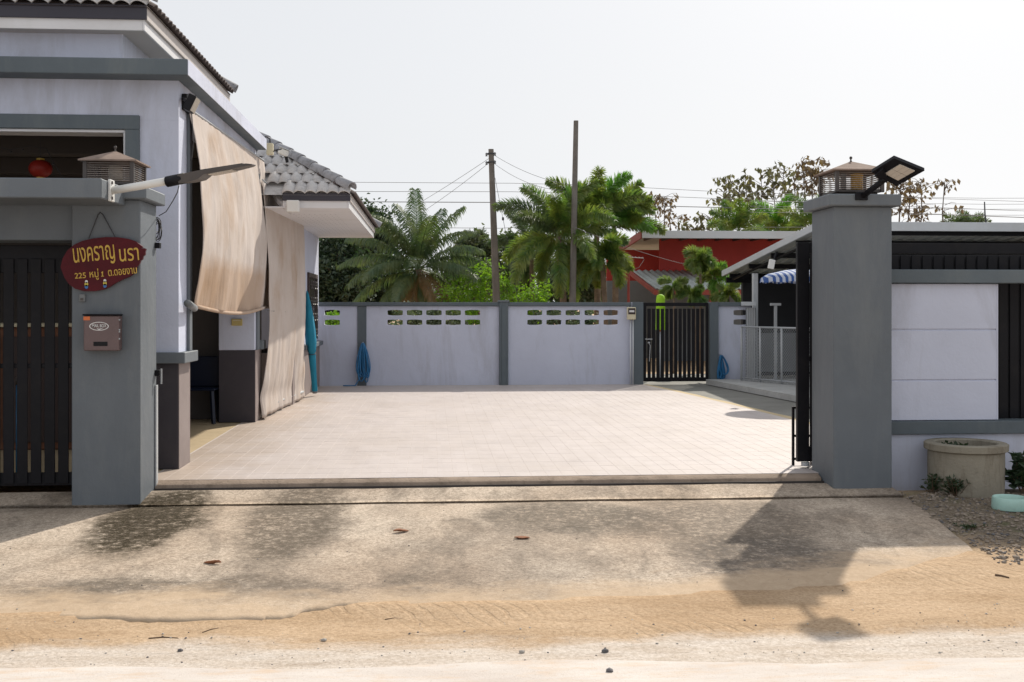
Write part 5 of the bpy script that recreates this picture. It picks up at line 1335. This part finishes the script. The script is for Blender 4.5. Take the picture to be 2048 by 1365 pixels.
# clump of feathery foxtail palms behind the taller pole
def fox(label, u, v, y, L, n, seed, mats, lf=.42, els=(82,-40), dr=72, nl=62, plum=4, tr=.085, lean=0.0, hang=.30, width=.03):
    rng = random.Random(seed); c = PY(u, v, y); b = Vector((c.x+lean, y, -.1))
    return palm('feather_palm', label, b, c, ring(n, els, L, dr, rng), seed, lf, nl, plum, mats, width, tr, 'feathery palms beyond the back wall', hang)
fox('feather palm with yellowing fronds just left of the taller pole', 1116, 474, 28.0, 1.8, 17, 11, ['leaf_fox','leaf_fox','leaf_coco'], .36, lean=.2)
fox('tall feather palm with a bright green new frond right of the taller pole', 1192, 448, 29.5, 1.7, 15, 12, ['leaf_fox','leaf_lime','leaf_fox'], .36, (84,12), 66)
fox('spreading feather palm nearest to the red house roof', 1228, 460, 30.2, 1.55, 14, 13, ['leaf_fox'], .36, (78,25), 48)
fox('small drooping feather palm beside the grey house wall', 1204, 522, 27.6, 1.0, 13, 14, ['leaf_fox'], .30, (80,-20), 105, 46, 4, .075, .06)
fox('greyish feather palm between the two poles', 1062, 500, 34.0, 1.7, 12, 15, ['leaf_coco'], .34, (80,-40), 80)
# palms over the red house and small palms in front of it
for (lb, u, v, y, L, sd_, mats) in (('feather palm above the red roof, left of three', 1478, 466, 40, 1.5, 31, ['leaf_fox']), ('feather palm above the red roof, middle of three', 1556, 460, 42, 1.6, 32, ['leaf_fox','leaf_lime']), ('feather palm above the red roof beside the right pillar', 1622, 458, 40, 1.5, 33, ['leaf_fox'])):
    fox(lb, u, v, y, L, 12, sd_, mats, .36, (86,-5), 62, 50, 3)
fox('small feather palm standing tallest before the lean-to roof', 1399, 526, 25.5, .46, 9, 41, ['leaf_fox'], .22, (80,-15), 100, 36, 4, .035, 0, .3, .022)
fox('small feather palm left before the lean-to roof', 1346, 576, 25.2, .46, 7, 42, ['leaf_fox'], .17, (60,-25), 85, 34, 4, .03, 0, .3, .02)
fox('small feather palm right before the lean-to roof', 1430, 556, 25.8, .46, 8, 43, ['leaf_fox','leaf_lime'], .2, (78,-20), 90, 34, 4, .03, 0, .3, .02)
fox('low bushy feather palm behind the back gate post', 1456, 590, 25.0, .42, 8, 44, ['leaf_fox'], .17, (70,-15), 70, 34, 4, .03, 0, .3, .02)
fox('low bushy feather palm beside the lime cover', 1386, 592, 25.1, .4, 8, 45, ['leaf_fox'], .17, (70,-15), 70, 34, 4, .03, 0, .3, .02)
for (u, sd_, lb) in ((1912, 51, 'far palm tops above the shed roof, left one'), (1946, 52, 'far palm tops above the shed roof, right one')):
    fox(lb, u, 455, 48, .95, 10, sd_, ['leaf_coco'], .26, (78,15), 70, 34, 2)
# leafy trees
def leaf_quad(m, c, sz, rng, asp=.55, dirv=None, fold=.25):
    d = Vector((rng.gauss(0,1), rng.gauss(0,1), rng.gauss(0,.8))).normalized() if dirv is None else dirv
    s = d.cross(Vector((rng.gauss(0,1), rng.gauss(0,1), rng.gauss(0,1)))).normalized(); n_ = d.cross(s)
    b = len(m.v); w = sz*asp*.5
    m.v += [tuple(c), tuple(c+d*sz*.5+s*w+n_*sz*fold*.3), tuple(c+d*sz - n_*sz*fold*.3), tuple(c+d*sz*.5-s*w+n_*sz*fold*.3)]
    m.f += [(b,b+1,b+2),(b,b+2,b+3)]
def leafy(name, label, base, cen, rad, nclump, nleaf, sz, mat, seed, trunk_r=.12, clr=.32, group=None, cat='tree', bark='bark', asp=.55, shell=.55):
    rng = random.Random(seed); base = Vector(base); cen = Vector(cen)
    t = thing(name, label, cat, tuple(base), group)
    tk = MB(); top = cen - Vector((0,0,rad[2]*.3)); tk.tube([base, base.lerp(top,.5)+Vector((rng.uniform(-.1,.1),0,0)), top], trunk_r, 8, trunk_r*.55)
    cr = MB()
    for k in range(nclump):
        while True:
            q = Vector((rng.uniform(-1,1), rng.uniform(-1,1), rng.uniform(-1,1)))
            if q.length <= .72+.4*mnoise.noise(Vector((q.x*1.6+seed, q.y*1.6, q.z*1.6)))+.18*rng.random() and q.length > shell*rng.random(): break
        c = cen + Vector((q.x*rad[0], q.y*rad[1], q.z*rad[2]))
        if k % 3 == 0: tk.tube([top.lerp(base, rng.uniform(0,.25)), top.lerp(c,.5)+Vector((0,0,.1*rad[2])), c], trunk_r*.32, 5, .008)
        cl = clr*rng.uniform(.6,1.3)*min(rad[0],rad[2])
        for i in range(nleaf):
            g_ = Vector((rng.gauss(0,.5), rng.gauss(0,.5), rng.gauss(0,.4)))*cl
            leaf_quad(cr, c+g_, sz*rng.uniform(.6,1.25), rng, asp)
    tk.build('trunk', M[bark], t, True); cr.build('crown', M[mat], t)
    return t
def lt(name, label, u, v, y, ru, rv, nc, nl, sz, mat, seed, **kw):
    c = PY(u, v, y); k = y/F
    return leafy(name, label, (c.x, y, -.1), c, (ru*k, max(ru,rv)*k*.8, rv*k), nc, nl, sz, M_key(mat), seed, **kw)
def M_key(k): return k
lt('dark_tree', 'dense dark evergreen tree behind the rear wing', 668, 545, 38, 72, 120, 170, 100, .17, 'leaf_dark', 61, trunk_r=.2)
lt('dark_tree', 'dark green tree top left of the coconut palm', 735, 480, 44, 62, 70, 110, 90, .18, 'leaf_dark', 62, trunk_r=.2)
lt('dark_tree', 'dark shaded tree under the coconut palm fronds', 775, 580, 40, 80, 55, 110, 90, .17, 'leaf_dark', 63, trunk_r=.15)
lt('thin_tree', 'thin brownish tree between the coconut palm and the shorter pole', 955, 498, 46, 45, 40, 60, 60, .2, 'leaf_mid', 64, trunk_r=.12)
lt('dark_tree', 'grey green tree low behind the bright shrub', 925, 560, 44, 75, 55, 90, 80, .18, 'leaf_mid', 65, trunk_r=.15)
lt('dark_tree', 'grey green tree behind the shorter pole', 1025, 535, 48, 60, 70, 90, 80, .19, 'leaf_mid', 66, trunk_r=.15)
lt('dark_tree', 'shaded tree filling in behind the palm clump', 1150, 560, 40, 80, 60, 110, 80, .18, 'leaf_dark', 67, trunk_r=.15)
# bright green shrubs: many upright stems, leaves along their upper part
def bush(label, y, stems, seed, mat='leaf_bright', sz=.125):
    rng = random.Random(seed); c0_ = PY(stems[0][0], 605, y)
    t = thing('bright_shrub', label, 'shrub', (c0_.x, y, -.1)); st = MB(); lf_ = MB()
    for (u, v, spread) in stems:
        kk = y/24.8; yy = y + rng.uniform(-.5, .5); tip = PY(u, v, yy); root = Vector((c0_.x + (tip.x-c0_.x)*.35, yy*.5+y*.5, -.1))
        mid = root.lerp(tip, .55) + Vector((rng.uniform(-.12,.12), rng.uniform(-.1,.1), 0)); st.tube([root, mid, tip], .014, 5, .004)
        for k in range(int(40*spread)):
            f = 1 - rng.random()**1.4*.72; q = (mid.lerp(tip, (f-.5)*2) if f > .5 else root.lerp(mid, f*2))
            w = rng.uniform(0, 6.28); rr = rng.uniform(.05,.30)*spread*kk; tw = q + Vector((rr*math.cos(w), rr*math.sin(w), rng.uniform(-.06,.16)))
            if k % 3 == 0: st.tube([q, tw], .005, 4, .002)
            for j2 in range(6):
                leaf_quad(lf_, tw+Vector((rng.gauss(0,.06), rng.gauss(0,.06), rng.gauss(0,.05))), sz*rng.uniform(.6,1.2), rng, .5, Vector((rng.gauss(0,.8), rng.gauss(0,.8), rng.gauss(-.1,.6))).normalized())
    st.build('stems', M['bark'], t); lf_.build('foliage', M[mat], t); return t
bush('bright lime green shrub left of the shorter pole', 32.2, ((945,546,1.1),(903,576,.9),(922,558,1.0),(962,532,.9),(978,524,.8),(888,592,.8),(935,560,1.3),(970,560,1.2),(952,580,1.2),(915,590,1.1),(985,548,.9)), 71)
bush('bright lime green shrub right of the shorter pole', 31.8, ((1040,578,1.1),(1012,568,1.1),(1062,572,1.0),(1080,566,.9),(1092,582,.8),(1024,590,1.1),(1052,592,1.1),(1100,570,.6),(1006,552,.8),(1074,594,1.0)), 72)
lt('bright_shrub', 'low bright shrub seen through the left vent holes', 660, 650, 24.0, 40, 24, 30, 60, .085, 'leaf_bright', 73, cat='shrub', trunk_r=.03)
lt('bright_shrub', 'low green shrub seen through the middle vent holes', 860, 640, 25.0, 95, 30, 70, 60, .085, 'leaf_mid', 74, cat='shrub', trunk_r=.03)
lt('bright_shrub', 'low green shrub seen through the right vent holes', 1130, 645, 25.4, 100, 34, 70, 60, .085, 'leaf_mid', 75, cat='shrub', trunk_r=.03)
# teak saplings: bare leaders with drooping big leaves at the tips
def teak(label, stems, y, seed, mats, sz=.30):
    rng = random.Random(seed); b0 = PY(stems[0][0], 470, y)
    t = thing('teak_tree', label, 'tree', (b0.x, y, -.1), 'teak trees beyond the red house')
    tk = MB(); cr = MB()
    for (ub, ut, vt, nn) in stems:
        yy = y + rng.uniform(-2,2); a = PY(ub, 490, yy); b = PY(ut, vt, yy)
        g0_ = Vector((a.x-(b.x-a.x)*.5, yy, -.1)); pts = [g0_, a, a.lerp(b,.5)+Vector((rng.uniform(-.1,.1),0,0)), b]
        tk.tube(pts, .05, 5, .012)
        Ls = (b-a).length
        for k in range(nn):
            f = 1-abs(rng.gauss(0,.28)); f = max(.12, f); c = a.lerp(b, f)
            w = rng.uniform(0, 2*math.pi); rad = rng.uniform(.10,.75)
            tip = c + Vector((rad*math.cos(w), rad*math.sin(w), rng.uniform(.02,.32)))
            tk.tube([c, c.lerp(tip,.6)+Vector((0,0,.06)), tip], .012, 4, .005)
            for j in range(rng.randint(2,4)):
                dv = Vector((rng.gauss(0,.5), rng.gauss(0,.5), -rng.uniform(.35,1.1))).normalized()
                leaf_quad(cr, tip+Vector((rng.gauss(0,.07), rng.gauss(0,.07), rng.gauss(0,.05))), sz*rng.uniform(.6,1.2), rng, .55, dv, .4)
    tk.build('trunk', M['bark'], t, True); cr.build('crown', M[mats], t)
    return t
teak('big leaved teak tree left of the gap above the red roof', ((1392,1388,455,16),(1410,1402,470,12),(1422,1425,432,16)), 46, 81, 'leaf_teak')
teak('teak tree above the red roof with dense brown leaves', ((1440,1448,395,26),(1455,1452,362,24),(1475,1478,378,24),(1496,1490,352,18)), 47, 82, 'leaf_teak')
teak('tall sparse teak tree above the palms left of the right pillar', ((1520,1522,345,18),(1548,1546,362,24),(1562,1568,335,22),(1590,1588,352,20)), 46, 83, 'leaf_teak')
teak('teak tree with drooping brown leaves just left of the right lantern', ((1612,1604,324,26),(1630,1622,342,26),(1640,1638,330,24)), 45, 84, 'leaf_dry')
teak('sparse teak tree just right of the right pillar', ((1796,1800,372,24),(1812,1822,366,22),(1836,1842,365,14),(1830,1834,408,18)), 40, 85, 'leaf_dry', .24)
teak('lone teak sapling right of the solar lamp', ((1890,1889,366,14),), 40, 86, 'leaf_dry', .24)
teak('faint dry teak saplings left of the red roof', ((1275,1272,412,8),(1300,1298,396,18),(1312,1308,400,14)), 52, 87, 'leaf_dry', .26)
teak('faint dry teak saplings over the left end of the red roof', ((1332,1330,394,12),(1345,1342,398,12),(1355,1356,435,8),(1322,1320,440,8)), 52, 88, 'leaf_dry', .26)
# ------------------------------------------------------------------ planter, bowl, weeds
def ground_pt(u, v):
    z = -.15
    for _ in range(8): q = PZ(u, v, z); z = gz(q.x, q.y)+fz(q.x, q.y)
    return Vector((q.x, q.y, z))
pc = ground_pt(1950, 988); pc.y += .36
R0 = 73/F*pc.y
t = thing('concrete_planter', 'round grey concrete ring planter against the white wall', 'planter', tuple(pc))
ht = PY(1950, 888, pc.y-R0).z - pc.z
if pc.y + R0 > wy-.02: pc.y = wy-.03-R0
m = MB(); m.lathe([(R0*.97,-.05),(R0*.99,.02),(R0,ht*.5),(R0,ht-.075),(R0+.012,ht-.07),(R0+.03,ht-.06),(R0+.032,ht-.008),(R0+.02,ht),(R0-.05,ht),(R0-.06,ht-.01),(R0-.06,ht-.16)], tuple(pc), 48)
smooth_by_angle(m.build('ring', M['planter'], t), 35)
m = MB(); n = 40
m.v.append((pc.x, pc.y, pc.z+ht-.07))
for k in range(n): w = 2*math.pi*k/n; m.v.append((pc.x+(R0-.058)*math.cos(w), pc.y+(R0-.058)*math.sin(w), pc.z+ht-.09+.02*mnoise.noise(Vector((k*.7,0,0)))))
m.f += [(0, 1+k, 1+(k+1)%n) for k in range(n)]; m.build('soil', M['soil'], t, True)
def weed(label, u, v, n, sz, spread, seed, mat='leaf_weed', at=None, hgt=.16):
    rng = random.Random(seed); c = ground_pt(u, v) if at is None else Vector(at)
    t = thing('weed', label, 'weed', tuple(c), 'weeds along the wall'); st = MB(); lf_ = MB()
    for k in range(n):
        w = rng.uniform(0, 2*math.pi); r_ = spread*rng.random(); tip = c + Vector((r_*math.cos(w), r_*math.sin(w)*.7, rng.uniform(.3,1)*hgt))
        st.tube([c+Vector((rng.uniform(-.02,.02),0,-.02)), tip], .004, 4, .002)
        for j in range(9):
            q = c.lerp(tip, rng.uniform(.3,1.0)); leaf_quad(lf_, q, sz*rng.uniform(.6,1.2), rng, .4, Vector((rng.gauss(0,1), rng.gauss(0,1), rng.uniform(-.1,.9))).normalized())
    st.build('stems', M['twig'], t); lf_.build('leaves', M[mat], t); return t
weed('dark green weed at the foot of the concrete planter', 1912, 992, 26, .055, .17, 1)
weed('small weed in the gap between wall and planter', 1864, 985, 14, .05, .12, 2)
weed('broad leaved plant beside the planter at the right picture edge', 2046, 985, 16, .14, .14, 3, 'leaf_dark', None, .34)
weed('sparse creeping weed on the gravel by the mint bowl', 1935, 1058, 12, .03, .16, 4, 'leaf_weed', None, .03)
weed('leafy seedlings inside the concrete planter', 0, 0, 14, .06, .18, 5, 'leaf_weed', (pc.x-.08, pc.y, pc.z+ht-.08), .06)
q = ground_pt(2020, 1018)
bowl = thing('pet_bowl', 'mint green bowl on the gravel in front of the planter', 'bowl', tuple(q))
rb = 35/F*q.y
m = MB(); m.lathe([(.001,.004),(rb*1.0,.0),(rb*1.03,.012),(rb*1.01,.06),(rb*.99,.092),(rb*.965,.098),(rb*.93,.094),(rb*.91,.03),(.001,.025)], tuple(q), 40)
smooth_by_angle(m.build('vessel', M['mint'], bowl), 50)
m = MB(); m.lathe([(.001,.036),(rb*.905,.036)], tuple(q), 30); m.build('dregs', M['ochre'], bowl)
# ------------------------------------------------------------------ litter on the ground
def sz_apron(u, v):
    z = -.2
    for _ in range(8): q = PZ(u, v, z); z = az(q.y)
    return Vector((q.x, q.y, z))
def dry_leaf(label, c, L, W, rotz, curl, seed):
    rng = random.Random(seed); m = MB(); n, k = 10, 6; cr_, sr_ = math.cos(rotz), math.sin(rotz)
    for i in range(n+1):
        f = i/n; w = W*math.sin(math.pi*min(.98,f*.96+.02))**.7
        for j in range(k+1):
            g_ = j/k*2-1; x = (f-.5)*L; y = g_*w*.5*(1-.35*curl); z = .006 + curl*(abs(g_)**1.6)*w*.42 + .006*math.sin(f*5+seed) + .002*rng.uniform(-1,1)
            m.v.append((c.x+x*cr_-y*sr_, c.y+x*sr_+y*cr_, c.z+max(.004,z)))
    for i in range(n):
        for j in range(k): m.f.append((i*(k+1)+j, (i+1)*(k+1)+j, (i+1)*(k+1)+j+1, i*(k+1)+j+1))
    o = m.build('dry_leaf', M['dry_leaf'], None, True); o.modifiers.new('t', 'SOLIDIFY').thickness = .0025
    return tag(o, label, 'leaf', 'dry leaves on the driveway')
dry_leaf('curled brown leaf, upper left of the three on the driveway', sz_apron(802, 1064), .12, .06, .35, .6, 1)
dry_leaf('flat reddish leaf, rightmost on the driveway', sz_apron(1044, 1078), .11, .07, -.1, .45, 2)
dry_leaf('curled orange brown leaf, leftmost and lowest on the driveway', sz_apron(425, 1128), .12, .05, -.25, .9, 3)
def twig(label, u0, v0, u1, v1, r):
    a, b = ground_pt(u0, v0), ground_pt(u1, v1); a.z += r*.4; b.z += r*.4; mid = a.lerp(b, .5)+Vector((0,.015,.002))
    m = MB(); m.tube([a, mid, b], r, 5, r*.6); tag(m.build('twig', M['twig'], None, True), label, 'twig', 'twigs on the sand')
twig('thin bent twig on the sand at lower left', 297, 1278, 356, 1277, .004)
twig('dark flat twig on the sand near the middle', 770, 1242, 807, 1240, .008)
twig('slender twig slanting on the sand at left', 405, 1266, 437, 1257, .003)
twig('dark twig on the sand at far right', 1990, 1152, 2018, 1157, .009)
rng = random.Random(99)
def stones(name, mat, n, area, smin, smax, label, kind='stuff'):
    m = MB()
    for k in range(n):
        u, v = area(rng); q = ground_pt(u, v); s = smin*(smax/smin)**(rng.random()**1.8)
        if name == 'driveway_grit': q = sz_apron(u, v)
        rot = Matrix.Rotation(rng.uniform(0,6.3), 3, 'Z')
        m.ico((q.x, q.y, q.z+s*.25), s, (1, rng.uniform(.6,1), rng.uniform(.4,.7)), rot, .25, rng)
    o = m.build(name, mat); o['kind'] = kind; o['label'] = label; return o
verge = lambda r: (1790+ (2080-1790)*r.random()**.8 + 0, 985+150*r.random())
def verge_in(r):
    while True:
        u = r.uniform(1790, 2090); v = r.uniform(985, 1130)
        if u > 1790 + (v-980)*1.38: return u, v
stones('verge_gravel', M['stone_v'], 1100, verge_in, .006, .024, 'loose pale gravel around the planter')
stones('verge_gravel', M['stone_d'], 500, verge_in, .004, .018, 'dark grit around the planter')
stones('sand_grit', M['stone_d'], 420, lambda r: (r.uniform(-40, 2090), r.uniform(1215, 1365)), .0018, .008, 'dark grit on the sand strip')
stones('sand_grit', M['stone_l'], 240, lambda r: (r.uniform(-40, 2090), r.uniform(1205, 1320)), .0025, .009, 'pale grit on the sand strip')
stones('driveway_grit', M['stone_d'], 160, lambda r: (r.uniform(0, 1750), r.uniform(1005, 1190)), .002, .007, 'fine grit on the driveway')
for i, (u, v, s, lb) in enumerate(((1210,1305,.017,'dark stone on the sand below the middle of the driveway'),(1219,1349,.016,'dark stone on the pale road at bottom centre'),(1044,1306,.014,'small white pebble on the sand edge, bottom centre'),(361,1303,.014,'grey pebble at the road edge, lower left'),(648,1279,.015,'pale flat chip of stone on the sand, left of centre'))):
    q = ground_pt(u, v); q.z = max(q.z, -.265 if v > 1330 else q.z)
    m = MB(); m.ico((q.x, q.y, q.z+s*.4), s, (1.2,.9,.7), None, .2, rng); tag(m.build('stone', M['stone_l' if i in (2,4) else 'stone_d']), lb, 'stone', 'single stones on the road edge')
# ------------------------------------------------------------------ low far-off wood closing the horizon
rng = random.Random(5); m = MB()
for k in range(9000):
    a = rng.uniform(-.75, .75); r_ = rng.uniform(75, 95); x = r_*math.sin(a); y = r_*math.cos(a)
    h_ = 2.6 + 1.3*mnoise.noise(Vector((a*9, 0, 3))) + .6*mnoise.noise(Vector((a*40, 0, 5)))
    leaf_quad(m, Vector((x, y, h_*rng.random()**.7 - .2)), rng.uniform(.4,.9), rng, .6)
fw = m.build('far_woodland', M['leaf_dark']); fw['kind'] = 'stuff'; fw['label'] = 'low far-off wood along the horizon'
